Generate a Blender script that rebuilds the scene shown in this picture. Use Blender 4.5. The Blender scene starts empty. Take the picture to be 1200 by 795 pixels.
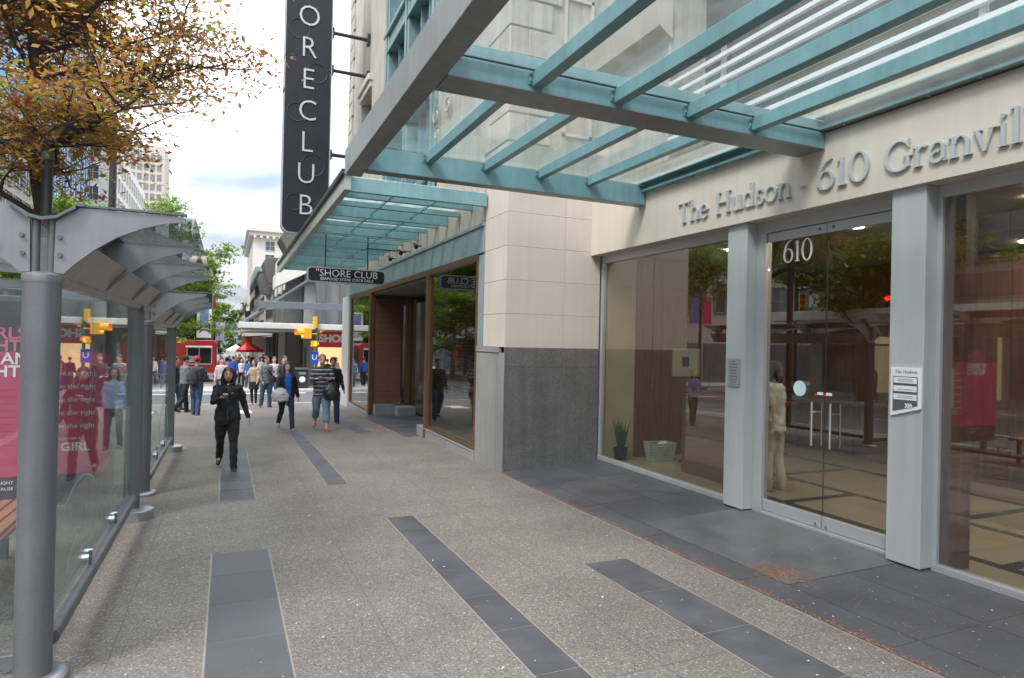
import bpy, bmesh, math, random
import numpy as np
from mathutils import Vector, Matrix, noise as mnoise
SC = bpy.context.scene
COL = SC.collection
R = math.radians
random.seed(7)
NR = np.random.RandomState(11)

# ---------------------------------------------------------------- camera
cam_d = bpy.data.cameras.new("camera"); cam = bpy.data.objects.new("camera", cam_d); COL.objects.link(cam)
SC.camera = cam
cam_d.sensor_width = 36.0; cam_d.lens = 753 / 1200 * 36; cam_d.clip_end = 4000; cam_d.clip_start = 0.05
YAW, PITCH, ROLL = R(23.9), R(0.25), R(1.25)
F = Vector((math.sin(YAW)*math.cos(PITCH), math.cos(YAW)*math.cos(PITCH), math.sin(PITCH)))
Rt = F.cross(Vector((0, 0, 1))).normalized(); Up = Rt.cross(F)
R2 = Rt*math.cos(ROLL) + Up*math.sin(ROLL); U2 = Up*math.cos(ROLL) - Rt*math.sin(ROLL)
m3 = Matrix((R2, U2, -F)).transposed()
cam.matrix_world = Matrix.Translation((0, 0, 1.9)) @ m3.to_4x4()
cam_d.dof.use_dof = False

# ---------------------------------------------------------------- light
SUN_EL, SUN_AZ = R(52), R(235)     # azimuth clockwise from +Y
world = bpy.data.worlds.new("World"); SC.world = world; world.use_nodes = True
nt = world.node_tree; nt.nodes.clear()
out = nt.nodes.new("ShaderNodeOutputWorld"); bg = nt.nodes.new("ShaderNodeBackground")
sky = nt.nodes.new("ShaderNodeTexSky"); sky.sky_type = 'NISHITA'; sky.sun_disc = False
sky.sun_elevation = SUN_EL; sky.sun_rotation = SUN_AZ; sky.dust_density = 2.0
tc = nt.nodes.new("ShaderNodeTexCoord"); sep = nt.nodes.new("ShaderNodeSeparateXYZ")
nt.links.new(tc.outputs["Generated"], sep.inputs[0])
# project the view direction on a cloud layer
addz = nt.nodes.new("ShaderNodeMath"); addz.operation = 'ADD'; addz.inputs[1].default_value = 0.18
nt.links.new(sep.outputs["Z"], addz.inputs[0])
mx = nt.nodes.new("ShaderNodeMath"); mx.operation = 'MAXIMUM'; mx.inputs[1].default_value = 0.05
nt.links.new(addz.outputs[0], mx.inputs[0])
dv = nt.nodes.new("ShaderNodeVectorMath"); dv.operation = 'DIVIDE'
cmb = nt.nodes.new("ShaderNodeCombineXYZ")
for i in range(3): nt.links.new(mx.outputs[0], cmb.inputs[i])
nt.links.new(tc.outputs["Generated"], dv.inputs[0]); nt.links.new(cmb.outputs[0], dv.inputs[1])
n1 = nt.nodes.new("ShaderNodeTexNoise"); n1.inputs["Scale"].default_value = 0.9; n1.inputs["Detail"].default_value = 7; n1.inputs["Roughness"].default_value = .52
n1.inputs["Distortion"].default_value = .3
nt.links.new(dv.outputs[0], n1.inputs["Vector"])
cr = nt.nodes.new("ShaderNodeValToRGB"); cr.color_ramp.elements[0].position = .38; cr.color_ramp.elements[1].position = .55
nt.links.new(n1.outputs["Fac"], cr.inputs[0])
n2 = nt.nodes.new("ShaderNodeTexNoise"); n2.inputs["Scale"].default_value = 1.7; n2.inputs["Detail"].default_value = 5
nt.links.new(dv.outputs[0], n2.inputs["Vector"])
cr2 = nt.nodes.new("ShaderNodeValToRGB")
cr2.color_ramp.elements[0].position = .35; cr2.color_ramp.elements[0].color = (.44, .50, .60, 1)
cr2.color_ramp.elements[1].position = .62; cr2.color_ramp.elements[1].color = (.93, .95, .98, 1)
nt.links.new(n2.outputs["Fac"], cr2.inputs[0])
skm = nt.nodes.new("ShaderNodeVectorMath"); skm.operation = 'SCALE'; skm.inputs["Scale"].default_value = 0.10
nt.links.new(sky.outputs[0], skm.inputs[0])
blu = nt.nodes.new("ShaderNodeMix"); blu.data_type = 'RGBA'; blu.inputs[0].default_value = .6
nt.links.new(skm.outputs[0], blu.inputs[6]); nt.links.new(cr2.outputs[0], blu.inputs[7])
mixs = nt.nodes.new("ShaderNodeMix"); mixs.data_type = 'RGBA'
nt.links.new(cr.outputs[0], mixs.inputs[0]); nt.links.new(blu.outputs[2], mixs.inputs[6]); nt.links.new(cr2.outputs[0], mixs.inputs[7])
# overcast brightening towards the zenith, (1+2 sin h)/3 all round the sky
zg = nt.nodes.new("ShaderNodeMapRange"); zg.inputs[1].default_value = 0; zg.inputs[2].default_value = 1; zg.inputs[3].default_value = .40; zg.inputs[4].default_value = 2.15
nt.links.new(sep.outputs["Z"], zg.inputs[0]); zs = nt.nodes.new("ShaderNodeVectorMath"); zs.operation = 'SCALE'
nt.links.new(mixs.outputs[2], zs.inputs[0]); nt.links.new(zg.outputs[0], zs.inputs["Scale"])
nt.links.new(zs.outputs[0], bg.inputs[0]); bg.inputs[1].default_value = 0.72
nt.links.new(bg.outputs[0], out.inputs[0])
sun_d = bpy.data.lights.new("sun", 'SUN'); sun_d.energy = 0.75; sun_d.angle = R(14); sun_d.color = (1, .95, .88)
sun = bpy.data.objects.new("sun", sun_d); COL.objects.link(sun)
sd = Vector((math.sin(SUN_AZ)*math.cos(SUN_EL), math.cos(SUN_AZ)*math.cos(SUN_EL), math.sin(SUN_EL)))
sun.rotation_euler = sd.to_track_quat('Z', 'Y').to_euler()
SC.view_settings.view_transform = 'Standard'; SC.view_settings.look = 'None'
SC.view_settings.exposure = 1.80; SC.view_settings.gamma = 1.0
SC.render.engine = 'CYCLES'
try:
    SC.cycles.max_bounces = 10; SC.cycles.transparent_max_bounces = 24; SC.cycles.use_denoising = True
    SC.cycles.caustics_reflective = False; SC.cycles.caustics_refractive = False
except Exception: pass

# ---------------------------------------------------------------- materials
MATS = {}
def _nt(name):
    m = bpy.data.materials.new(name); m.use_nodes = True
    t = m.node_tree; b = t.nodes["Principled BSDF"]
    return m, t, b
def mat(name, col, rough=.6, metal=0., var=.12, scale=3., bump=0., bscale=60., rnd=0., fine=0., fscale=200., spec=.5, emit=None, es=1., coat=0., streak=0.):
    if name in MATS: return MATS[name]
    m, t, b = _nt(name)
    L = t.links.new
    b.inputs["Roughness"].default_value = rough; b.inputs["Metallic"].default_value = metal
    b.inputs["Specular IOR Level"].default_value = spec
    if coat: b.inputs["Coat Weight"].default_value = coat; b.inputs["Coat Roughness"].default_value = .08
    geo = t.nodes.new("ShaderNodeNewGeometry")
    n = t.nodes.new("ShaderNodeTexNoise"); n.inputs["Scale"].default_value = scale; n.inputs["Detail"].default_value = 6; n.inputs["Roughness"].default_value = .6
    L(geo.outputs["Position"], n.inputs["Vector"])
    mr = t.nodes.new("ShaderNodeMapRange"); mr.inputs[1].default_value = .25; mr.inputs[2].default_value = .75
    mr.inputs[3].default_value = 1-var; mr.inputs[4].default_value = 1+var
    L(n.outputs["Fac"], mr.inputs[0]); last = mr.outputs[0]
    if fine:
        nf = t.nodes.new("ShaderNodeTexNoise"); nf.inputs["Scale"].default_value = fscale; nf.inputs["Detail"].default_value = 3
        L(geo.outputs["Position"], nf.inputs["Vector"])
        mf = t.nodes.new("ShaderNodeMapRange"); mf.inputs[1].default_value = .3; mf.inputs[2].default_value = .7; mf.inputs[3].default_value = 1-fine; mf.inputs[4].default_value = 1+fine
        L(nf.outputs["Fac"], mf.inputs[0]); mm = t.nodes.new("ShaderNodeMath"); mm.operation = 'MULTIPLY'
        L(last, mm.inputs[0]); L(mf.outputs[0], mm.inputs[1]); last = mm.outputs[0]
    if streak:
        mp = t.nodes.new("ShaderNodeMapping"); mp.inputs["Scale"].default_value = (9, 9, .45); L(geo.outputs["Position"], mp.inputs[0])
        nf = t.nodes.new("ShaderNodeTexNoise"); nf.inputs["Scale"].default_value = 1.; nf.inputs["Detail"].default_value = 5; nf.inputs["Roughness"].default_value = .65
        L(mp.outputs[0], nf.inputs["Vector"]); mf = t.nodes.new("ShaderNodeMapRange"); mf.inputs[1].default_value = .3; mf.inputs[2].default_value = .62; mf.inputs[3].default_value = 1-streak; mf.inputs[4].default_value = 1.03
        L(nf.outputs["Fac"], mf.inputs[0]); mm = t.nodes.new("ShaderNodeMath"); mm.operation = 'MULTIPLY'
        L(last, mm.inputs[0]); L(mf.outputs[0], mm.inputs[1]); last = mm.outputs[0]
    if rnd:
        oi = t.nodes.new("ShaderNodeObjectInfo"); mq = t.nodes.new("ShaderNodeMapRange"); mq.inputs[3].default_value = 1-rnd; mq.inputs[4].default_value = 1+rnd
        L(oi.outputs["Random"], mq.inputs[0]); mm = t.nodes.new("ShaderNodeMath"); mm.operation = 'MULTIPLY'
        L(last, mm.inputs[0]); L(mq.outputs[0], mm.inputs[1]); last = mm.outputs[0]
    vs = t.nodes.new("ShaderNodeVectorMath"); vs.operation = 'SCALE'; vs.inputs[0].default_value = col[:3]
    L(last, vs.inputs["Scale"]); L(vs.outputs[0], b.inputs["Base Color"])
    # roughness variation
    m2 = t.nodes.new("ShaderNodeMapRange"); m2.inputs[1].default_value = .3; m2.inputs[2].default_value = .7
    m2.inputs[3].default_value = max(.02, rough*.8); m2.inputs[4].default_value = min(1, rough*1.2)
    L(n.outputs["Fac"], m2.inputs[0]); L(m2.outputs[0], b.inputs["Roughness"])
    if bump:
        nb = t.nodes.new("ShaderNodeTexNoise"); nb.inputs["Scale"].default_value = bscale; nb.inputs["Detail"].default_value = 4
        L(geo.outputs["Position"], nb.inputs["Vector"])
        bp = t.nodes.new("ShaderNodeBump"); bp.inputs["Strength"].default_value = bump; bp.inputs["Distance"].default_value = .01
        L(nb.outputs["Fac"], bp.inputs["Height"]); L(bp.outputs[0], b.inputs["Normal"])
    if emit:
        b.inputs["Emission Color"].default_value = (*emit, 1); b.inputs["Emission Strength"].default_value = es
    MATS[name] = m
    return m
def glass(name, tint, ior=1.5, rough=0., dirt=0., dcol=(.6, .65, .65), transl=0.):
    if name in MATS: return MATS[name]
    m = bpy.data.materials.new(name); m.use_nodes = True; t = m.node_tree; t.nodes.clear(); L = t.links.new
    o = t.nodes.new("ShaderNodeOutputMaterial"); tr = t.nodes.new("ShaderNodeBsdfTransparent"); tr.inputs[0].default_value = (*tint, 1)
    gl = t.nodes.new("ShaderNodeBsdfGlossy"); gl.inputs["Roughness"].default_value = rough; gl.inputs[0].default_value = (.95, .97, .97, 1)
    # Schlick reflectance from the view angle, the same from both sides of the pane
    gg = t.nodes.new("ShaderNodeNewGeometry"); dt = t.nodes.new("ShaderNodeVectorMath"); dt.operation = 'DOT_PRODUCT'
    L(gg.outputs["Normal"], dt.inputs[0]); L(gg.outputs["Incoming"], dt.inputs[1])
    def mth(op, a, b=None):
        q = t.nodes.new("ShaderNodeMath"); q.operation = op
        for i_, v_ in enumerate((a, b)):
            if v_ is None: continue
            if isinstance(v_, (int, float)): q.inputs[i_].default_value = v_
            else: L(v_, q.inputs[i_])
        return q.outputs[0]
    r0 = ((ior-1)/(ior+1))**2
    fr_ = mth('ADD', mth('MULTIPLY', mth('POWER', mth('SUBTRACT', 1.0, mth('MINIMUM', mth('ABSOLUTE', dt.outputs["Value"]), 1.0)), 5.0), 1-r0), r0)
    mx_ = t.nodes.new("ShaderNodeMixShader"); L(fr_, mx_.inputs[0]); L(tr.outputs[0], mx_.inputs[1]); L(gl.outputs[0], mx_.inputs[2])
    last = mx_.outputs[0]
    if dirt:
        geo = t.nodes.new("ShaderNodeNewGeometry"); n = t.nodes.new("ShaderNodeTexNoise"); n.inputs["Scale"].default_value = 4; n.inputs["Detail"].default_value = 8; n.inputs["Roughness"].default_value = .7
        L(geo.outputs["Position"], n.inputs["Vector"])
        mr = t.nodes.new("ShaderNodeMapRange"); mr.inputs[1].default_value = .35; mr.inputs[2].default_value = .75; mr.inputs[3].default_value = dirt*.3; mr.inputs[4].default_value = dirt*1.7
        L(n.outputs["Fac"], mr.inputs[0])
        df = t.nodes.new("ShaderNodeBsdfDiffuse"); df.inputs[0].default_value = (*dcol, 1)
        if transl:
            tl = t.nodes.new("ShaderNodeBsdfTranslucent"); tl.inputs[0].default_value = (*dcol, 1); m4_ = t.nodes.new("ShaderNodeMixShader"); m4_.inputs[0].default_value = transl
            L(df.outputs[0], m4_.inputs[1]); L(tl.outputs[0], m4_.inputs[2]); df = m4_
        m3_ = t.nodes.new("ShaderNodeMixShader"); L(mr.outputs[0], m3_.inputs[0]); L(last, m3_.inputs[1]); L(df.outputs[0], m3_.inputs[2]); last = m3_.outputs[0]
    L(last, o.inputs[0]); MATS[name] = m
    return m
def wood(name, c1, c2, rough=.45, axis='X', sc=6):
    if name in MATS: return MATS[name]
    m, t, b = _nt(name); L = t.links.new
    geo = t.nodes.new("ShaderNodeNewGeometry"); mp = t.nodes.new("ShaderNodeMapping")
    s = {'X': (1, sc*2, sc*2), 'Y': (sc*2, 1, sc*2), 'Z': (sc*2, sc*2, 1)}[axis]; mp.inputs["Scale"].default_value = s
    L(geo.outputs["Position"], mp.inputs[0]); n = t.nodes.new("ShaderNodeTexNoise"); n.inputs["Scale"].default_value = 2.2; n.inputs["Detail"].default_value = 7
    L(mp.outputs[0], n.inputs["Vector"]); r = t.nodes.new("ShaderNodeValToRGB"); r.color_ramp.elements[0].color = (*c1, 1); r.color_ramp.elements[1].color = (*c2, 1)
    r.color_ramp.elements[0].position = .35; r.color_ramp.elements[1].position = .65
    L(n.outputs["Fac"], r.inputs[0]); L(r.outputs[0], b.inputs["Base Color"]); b.inputs["Roughness"].default_value = rough
    MATS[name] = m; return m
def agg_mat():
    m, t, b = _nt("exposed_aggregate"); L = t.links.new
    geo = t.nodes.new("ShaderNodeNewGeometry")
    v = t.nodes.new("ShaderNodeTexVoronoi"); v.inputs["Scale"].default_value = 88; L(geo.outputs["Position"], v.inputs["Vector"])
    sx = t.nodes.new("ShaderNodeSeparateColor"); L(v.outputs["Color"], sx.inputs[0])
    r = t.nodes.new("ShaderNodeValToRGB"); e = r.color_ramp.elements
    e[0].position = 0; e[0].color = (.15, .13, .115, 1); e[1].position = 1; e[1].color = (.62, .58, .53, 1)
    for p, c in ((.2, (.18, .155, .135)), (.45, (.25, .213, .18)), (.62, (.31, .245, .19)), (.8, (.30, .28, .26)), (.95, (.42, .39, .355))):
        q = e.new(p); q.color = (*c, 1)
    L(sx.outputs[0], r.inputs[0])
    # pale cement around the pebbles
    r2 = t.nodes.new("ShaderNodeValToRGB"); r2.color_ramp.elements[0].position = .45; r2.color_ramp.elements[1].position = .75
    L(v.outputs["Distance"], r2.inputs[0])
    mixc = t.nodes.new("ShaderNodeMix"); mixc.data_type = 'RGBA'; L(r2.outputs[0], mixc.inputs[0]); L(r.outputs[0], mixc.inputs[6]); mixc.inputs[7].default_value = (.27, .24, .208, 1)
    n = t.nodes.new("ShaderNodeTexNoise"); n.inputs["Scale"].default_value = .9; n.inputs["Detail"].default_value = 9; n.inputs["Roughness"].default_value = .62; L(geo.outputs["Position"], n.inputs["Vector"])
    mr = t.nodes.new("ShaderNodeMapRange"); mr.inputs[1].default_value = .3; mr.inputs[2].default_value = .7; mr.inputs[3].default_value = .50; mr.inputs[4].default_value = .74
    L(n.outputs["Fac"], mr.inputs[0]); vs = t.nodes.new("ShaderNodeVectorMath"); vs.operation = 'SCALE'; L(mixc.outputs[2], vs.inputs[0]); L(mr.outputs[0], vs.inputs["Scale"])
    # gum and drip spots
    v2 = t.nodes.new("ShaderNodeTexVoronoi"); v2.inputs["Scale"].default_value = 2.6; L(geo.outputs["Position"], v2.inputs["Vector"])
    lt = t.nodes.new("ShaderNodeMath"); lt.operation = 'LESS_THAN'; lt.inputs[1].default_value = .042; L(v2.outputs["Distance"], lt.inputs[0])
    mg = t.nodes.new("ShaderNodeMix"); mg.data_type = 'RGBA'; mm = t.nodes.new("ShaderNodeMath"); mm.operation = 'MULTIPLY'; mm.inputs[1].default_value = .55
    L(lt.outputs[0], mm.inputs[0]); L(mm.outputs[0], mg.inputs[0]); L(vs.outputs[0], mg.inputs[6]); mg.inputs[7].default_value = (.13, .12, .11, 1)
    L(mg.outputs[2], b.inputs["Base Color"]); b.inputs["Roughness"].default_value = .8
    bp = t.nodes.new("ShaderNodeBump"); bp.inputs["Strength"].default_value = .55; bp.inputs["Distance"].default_value = .004; bp.invert = True
    L(v.outputs["Distance"], bp.inputs["Height"]); L(bp.outputs[0], b.inputs["Normal"])
    return m
M_AGG = agg_mat()
M_TEAL = mat("teal_paint", (.182, .34, .366), .36, streak=.16, var=.16, scale=2.2, fine=.04, fscale=40, bump=.02)
M_STEEL_TEAL = mat("grey_green_paint", (.21, .235, .235), .38, streak=.2, var=.16, scale=2, fine=.05, fscale=30)
M_LIME = mat("limestone", (.57, .515, .45), .75, streak=.04, var=.06, scale=1.3, fine=.04, fscale=90, bump=.04, rnd=.035)
M_LIME2 = mat("old_limestone", (.47, .43, .37), .85, streak=.25, var=.16, scale=1.8, fine=.07, fscale=40, bump=.15, bscale=25, rnd=.05)
M_FASCIA = mat("fascia_stone", (.61, .56, .475), .7, streak=.05, var=.035, scale=1.5, fine=.03, fscale=150, bump=.02)
M_GRAN = mat("dark_granite", (.145, .143, .142), .38, streak=.2, var=.25, scale=1.6, fine=.5, fscale=75, rnd=.06, spec=.45)
M_GRANL = mat("grey_granite", (.29, .292, .292), .55, streak=.12, var=.12, scale=2, fine=.4, fscale=220, rnd=.05)
M_BLUELINT = mat("blue_grey_lintel", (.24, .31, .34), .5, var=.12, scale=3, fine=.1, fscale=80)
M_JOINT = mat("dark_joint", (.30, .27, .235), .9)
M_SLATE = mat("slate_paver", (.078, .078, .085), .58, var=.30, scale=2.5, fine=.12, fscale=70, bump=.08, rnd=.07)
M_SLATE2 = mat("slate_slab", (.078, .079, .087), .52, var=.26, scale=1.6, fine=.14, fscale=60, bump=.07, rnd=.05)
M_MATP = mat("entry_plate", (.125, .128, .132), .4, var=.25, scale=2.2, fine=.15, fscale=90, metal=.1)
M_MORTAR = mat("pale_mortar", (.25, .225, .195), .9, var=.15, scale=8)
M_ALU = mat("satin_aluminium", (.50, .51, .525), .42, metal=.4, var=.05, scale=3)
M_PILLAR = mat("painted_pillar", (.47, .488, .498), .42, streak=.08, metal=.1, var=.05, scale=1.6, fine=.015, fscale=60)
M_CHROME = mat("polished_steel", (.75, .76, .77), .12, metal=1, var=.03)
M_SHEL = mat("shelter_grey_paint", (.165, .172, .19), .40, streak=.18, metal=.35, var=.09, scale=4, fine=.05, fscale=50)
M_FIN = mat("shelter_fin_paint", (.235, .245, .262), .40, streak=.15, metal=.3, var=.09, scale=4)
M_SHELD = mat("shelter_dark_steel", (.12, .135, .14), .45, metal=.3, var=.12, scale=4)
M_SHELC = mat("shelter_collar", (.33, .34, .36), .35, metal=.6, var=.1, scale=8)
M_UNDER = mat("shelter_soffit", (.42, .395, .375), .4, metal=.3, var=.3, scale=5)
M_CONC = mat("concrete", (.28, .27, .25), .85, var=.15, scale=4, fine=.1, bump=.1)
M_ASPH = mat("asphalt", (.11, .11, .112), .85, var=.2, scale=.8, fine=.25, fscale=120, bump=.2, bscale=150)
M_WPAINT = mat("white_road_paint", (.72, .72, .70), .7, var=.12, scale=5, fine=.1)
M_CURB = mat("curb_concrete", (.46, .45, .42), .8, var=.12, scale=3)
M_BRONZE = mat("bronze_frame", (.20, .115, .055), .38, metal=.55, var=.15, scale=6)
M_BLIND = mat("brown_slats", (.11, .040, .022), .5, var=.2, scale=5, rnd=.1)
M_WOODD = wood("dark_walnut", (.075, .030, .018), (.13, .055, .033), .35, 'Z')
M_WOODM = wood("brown_counter", (.16, .085, .055), (.22, .125, .085), .3, 'Y')
M_BENCH = wood("orange_bench_wood", (.22, .085, .045), (.34, .14, .07), .5, 'Y')
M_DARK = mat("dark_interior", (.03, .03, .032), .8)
M_BLACK = mat("black_metal", (.025, .026, .028), .45, var=.1)
M_NAVY = mat("sign_slate", (.018, .019, .026), .45, var=.3, scale=2.5, spec=.3)
M_WHITE = mat("white_paint", (.78, .79, .80), .5, var=.04)
M_NEON = mat("neon_tube", (.85, .86, .9), .4, var=.02, emit=(.95, .95, 1), es=.25)
M_GLET = mat("grey_letter", (.46, .48, .50), .45, metal=.0, var=.05)
M_GSTORE = glass("storefront_glass", (.80, .78, .74), 2.0)
M_GLOB = glass("lobby_glass", (.86, .85, .82), 2.2)
M_GCAN = glass("canopy_glass", (.93, .965, .96), 1.5, dirt=.07, dcol=(.6, .64, .62), transl=.6)
M_GSHEL = glass("shelter_glass", (.86, .90, .89), 1.5, dirt=.03)
M_GFAR = mat("window_glass_dark", (.06, .085, .10), .08, var=.3, scale=.6, spec=.9, rnd=.5)
M_GBLUE = mat("window_glass_blue", (.13, .30, .46), .05, var=.2, scale=.3, spec=1, rnd=.4, metal=.4)
M_YEL = mat("signal_yellow", (.80, .42, .02), .4, var=.06)
M_GREENP = mat("signal_green_pole", (.03, .13, .09), .5, var=.1)
M_RED = mat("red_paint", (.66, .018, .022), .32, var=.06, scale=2, coat=.4)
M_MAG = mat("magenta_print", (.52, .022, .11), .35, var=.05, coat=.3)
M_PDARK = mat("poster_dark_print", (.05, .035, .045), .35, var=.1)
M_PINKL = mat("pink_ink", (.75, .12, .25), .5)
M_BRICK = mat("brown_paving_brick", (.17, .085, .06), .8, var=.2, scale=4, rnd=.25)
M_SKIN = mat("skin_tan", (.50, .29, .20), .55, var=.06, scale=12)
M_SKIN2 = mat("skin_light", (.64, .41, .31), .55, var=.06, scale=12)

# ---------------------------------------------------------------- mesh helpers
def setp(o, label=None, cat=None, group=None, kind=None):
    if label: o["label"] = label
    if cat: o["category"] = cat
    if group: o["group"] = group
    if kind: o["kind"] = kind
    return o
def link(o, parent=None, world=True):
    COL.objects.link(o)
    if parent is not None:
        o.parent = parent
        if world and parent.type == 'EMPTY': o.matrix_parent_inverse = Matrix.Translation(-Vector(parent.location))
    return o
def thing(name, label, cat, loc=(0, 0, 0), rz=0, group=None):
    o = bpy.data.objects.new(name, None); COL.objects.link(o); o.location = loc; o.rotation_euler = (0, 0, rz); o.empty_display_size = .2
    return setp(o, label, cat, group)
def struct(o): o["kind"] = "structure"; return o
class MB:
    def __init__(s): s.v = []; s.f = []; s.m = []
    def box(s, x0, x1, y0, y1, z0, z1, mi=0):
        b = len(s.v); s.v += [(x0, y0, z0), (x1, y0, z0), (x1, y1, z0), (x0, y1, z0), (x0, y0, z1), (x1, y0, z1), (x1, y1, z1), (x0, y1, z1)]
        s.f += [(b, b+3, b+2, b+1), (b+4, b+5, b+6, b+7), (b, b+1, b+5, b+4), (b+1, b+2, b+6, b+5), (b+2, b+3, b+7, b+6), (b+3, b, b+4, b+7)]; s.m += [mi]*6; return s
    def obox(s, c, ax, ay, az, mi=0):
        c = Vector(c); ax = Vector(ax); ay = Vector(ay); az = Vector(az); b = len(s.v)
        for k in (-1, 1):
            for (i, j) in ((-1, -1), (1, -1), (1, 1), (-1, 1)): s.v.append(tuple(c + ax*i + ay*j + az*k))
        s.f += [(b, b+3, b+2, b+1), (b+4, b+5, b+6, b+7), (b, b+1, b+5, b+4), (b+1, b+2, b+6, b+5), (b+2, b+3, b+7, b+6), (b+3, b, b+4, b+7)]; s.m += [mi]*6; return s
    def tube(s, pts, rad, n=8, mi=0, flat=None):
        P = [Vector(p) for p in pts]; k = len(P)
        if not hasattr(rad, '__len__'): rad = [rad]*k
        b = len(s.v); ref = None
        for i in range(k):
            d = (P[min(i+1, k-1)] - P[max(i-1, 0)])
            if d.length < 1e-9: d = Vector((0, 0, 1))
            d.normalize()
            if ref is None:
                ref = Vector((1, 0, 0)) if abs(d.x) < .8 else Vector((0, 1, 0))
            a = (ref - d*ref.dot(d)).normalized(); c = d.cross(a); ref = a
            r = rad[i]
            ra, rb = (r if hasattr(r, '__len__') else (r, r))
            for j in range(n):
                t = 2*math.pi*j/n; s.v.append(tuple(P[i] + a*(ra*math.cos(t)) + c*(rb*math.sin(t))))
        for i in range(k-1):
            for j in range(n):
                q = (j+1) % n; s.f.append((b+i*n+j, b+i*n+q, b+(i+1)*n+q, b+(i+1)*n+j)); s.m.append(mi)
        s.f.append(tuple(b+j for j in range(n-1, -1, -1))); s.f.append(tuple(b+(k-1)*n+j for j in range(n))); s.m += [mi, mi]; return s
    def prism(s, poly, axis, a, b_, mi=0):
        n = len(poly); b = len(s.v)
        mk = {'X': lambda u, v, w: (w, u, v), 'Y': lambda u, v, w: (u, w, v), 'Z': lambda u, v, w: (u, v, w)}[axis]
        for w in (a, b_):
            for (u, v) in poly: s.v.append(mk(u, v, w))
        s.f.append(tuple(b+i for i in range(n-1, -1, -1))); s.f.append(tuple(b+n+i for i in range(n))); s.m += [mi, mi]
        for i in range(n):
            j = (i+1) % n; s.f.append((b+i, b+j, b+n+j, b+n+i)); s.m.append(mi)
        return s
    def lathe(s, prof, c=(0, 0, 0), n=20, mi=0):
        b = len(s.v)
        for (r, z) in prof:
            for j in range(n):
                t = 2*math.pi*j/n; s.v.append((c[0]+r*math.cos(t), c[1]+r*math.sin(t), c[2]+z))
        k = len(prof)
        for i in range(k-1):
            for j in range(n):
                q = (j+1) % n; s.f.append((b+i*n+j, b+i*n+q, b+(i+1)*n+q, b+(i+1)*n+j)); s.m.append(mi)
        s.f.append(tuple(b+j for j in range(n-1, -1, -1))); s.f.append(tuple(b+(k-1)*n+j for j in range(n))); s.m += [mi, mi]; return s
    def sphere(s, c, r, n=10, mi=0):
        rx, ry, rz = r if hasattr(r, '__len__') else (r, r, r); k = max(4, n//2+1); b = len(s.v)
        for i in range(1, k):
            ph = math.pi*i/k
            for j in range(n):
                t = 2*math.pi*j/n; s.v.append((c[0]+rx*math.sin(ph)*math.cos(t), c[1]+ry*math.sin(ph)*math.sin(t), c[2]-rz*math.cos(ph)))
        s.v.append((c[0], c[1], c[2]-rz)); s.v.append((c[0], c[1], c[2]+rz)); lo = len(s.v)-2; hi = lo+1
        for i in range(k-2):
            for j in range(n):
                q = (j+1) % n; s.f.append((b+i*n+j, b+i*n+q, b+(i+1)*n+q, b+(i+1)*n+j)); s.m.append(mi)
        for j in range(n):
            q = (j+1) % n; s.f.append((lo, b+q, b+j)); s.f.append((hi, b+(k-2)*n+j, b+(k-2)*n+q)); s.m += [mi, mi]
        return s
    def mesh(s, name, mats, smooth=False):
        me = bpy.data.meshes.new(name); me.from_pydata(s.v, [], s.f)
        for m in (mats if isinstance(mats, (list, tuple)) else [mats]): me.materials.append(m)
        if isinstance(mats, (list, tuple)) and len(mats) > 1: me.polygons.foreach_set('material_index', s.m)
        if smooth:
            me.polygons.foreach_set('use_smooth', [True]*len(me.polygons))
            try: me.set_sharp_from_angle(angle=R(40))
            except Exception: pass
        me.update(); return me
    def build(s, name, mats, parent=None, world=True, smooth=False, bevel=0):
        o = bpy.data.objects.new(name, s.mesh(name, mats, smooth)); link(o, parent, world)
        if bevel:
            b = o.modifiers.new("bevel", 'BEVEL'); b.width = bevel; b.segments = 2; b.limit_method = 'ANGLE'; b.angle_limit = R(50)
        return o
def bx(name, m, x0, x1, y0, y1, z0, z1, parent=None, bevel=0, world=True):
    return MB().box(x0, x1, y0, y1, z0, z1).build(name, m, parent, world, bevel=bevel)
def inst(name, me, parent, loc, rz=0, world=True, scale=None):
    o = bpy.data.objects.new(name, me); link(o, parent, world); o.location = loc; o.rotation_euler = (0, 0, rz)
    if scale: o.scale = scale
    return o
def copy_tree(o, parent=None):
    c = o.copy(); COL.objects.link(c)
    if parent is not None: c.parent = parent
    for ch in [x for x in o.children]: copy_tree(ch, c)
    return c
def dup(src, loc, label, rz=None, group=None):
    c = copy_tree(src); c.location = loc; c["label"] = label
    if rz is not None: c.rotation_euler = (0, 0, rz)
    if group: c["group"] = group
    return c
def text(name, body, size, m, loc, rot, parent=None, depth=.004, align='CENTER', off=0., sx=1., tube=0., world=True):
    cu = bpy.data.curves.new(name, 'FONT'); cu.body = body; cu.size = size; cu.align_x = align; cu.align_y = 'CENTER'
    cu.extrude = depth; cu.offset = off; cu.resolution_u = 3; cu.space_character = 1.0
    if tube: cu.fill_mode = 'NONE'; cu.extrude = 0; cu.bevel_depth = tube; cu.bevel_resolution = 1
    t = bpy.data.objects.new(name, cu); COL.objects.link(t)
    dg = bpy.context.evaluated_depsgraph_get(); me = bpy.data.meshes.new_from_object(t.evaluated_get(dg)); me.name = name
    bpy.data.objects.remove(t); bpy.data.curves.remove(cu)
    me.materials.clear(); me.materials.append(m)
    M = Matrix.Translation(loc) @ rot.to_4x4() @ Matrix.Diagonal((sx, 1, 1, 1)); me.transform(M)
    o = bpy.data.objects.new(name, me); link(o, parent, world); return o
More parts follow.
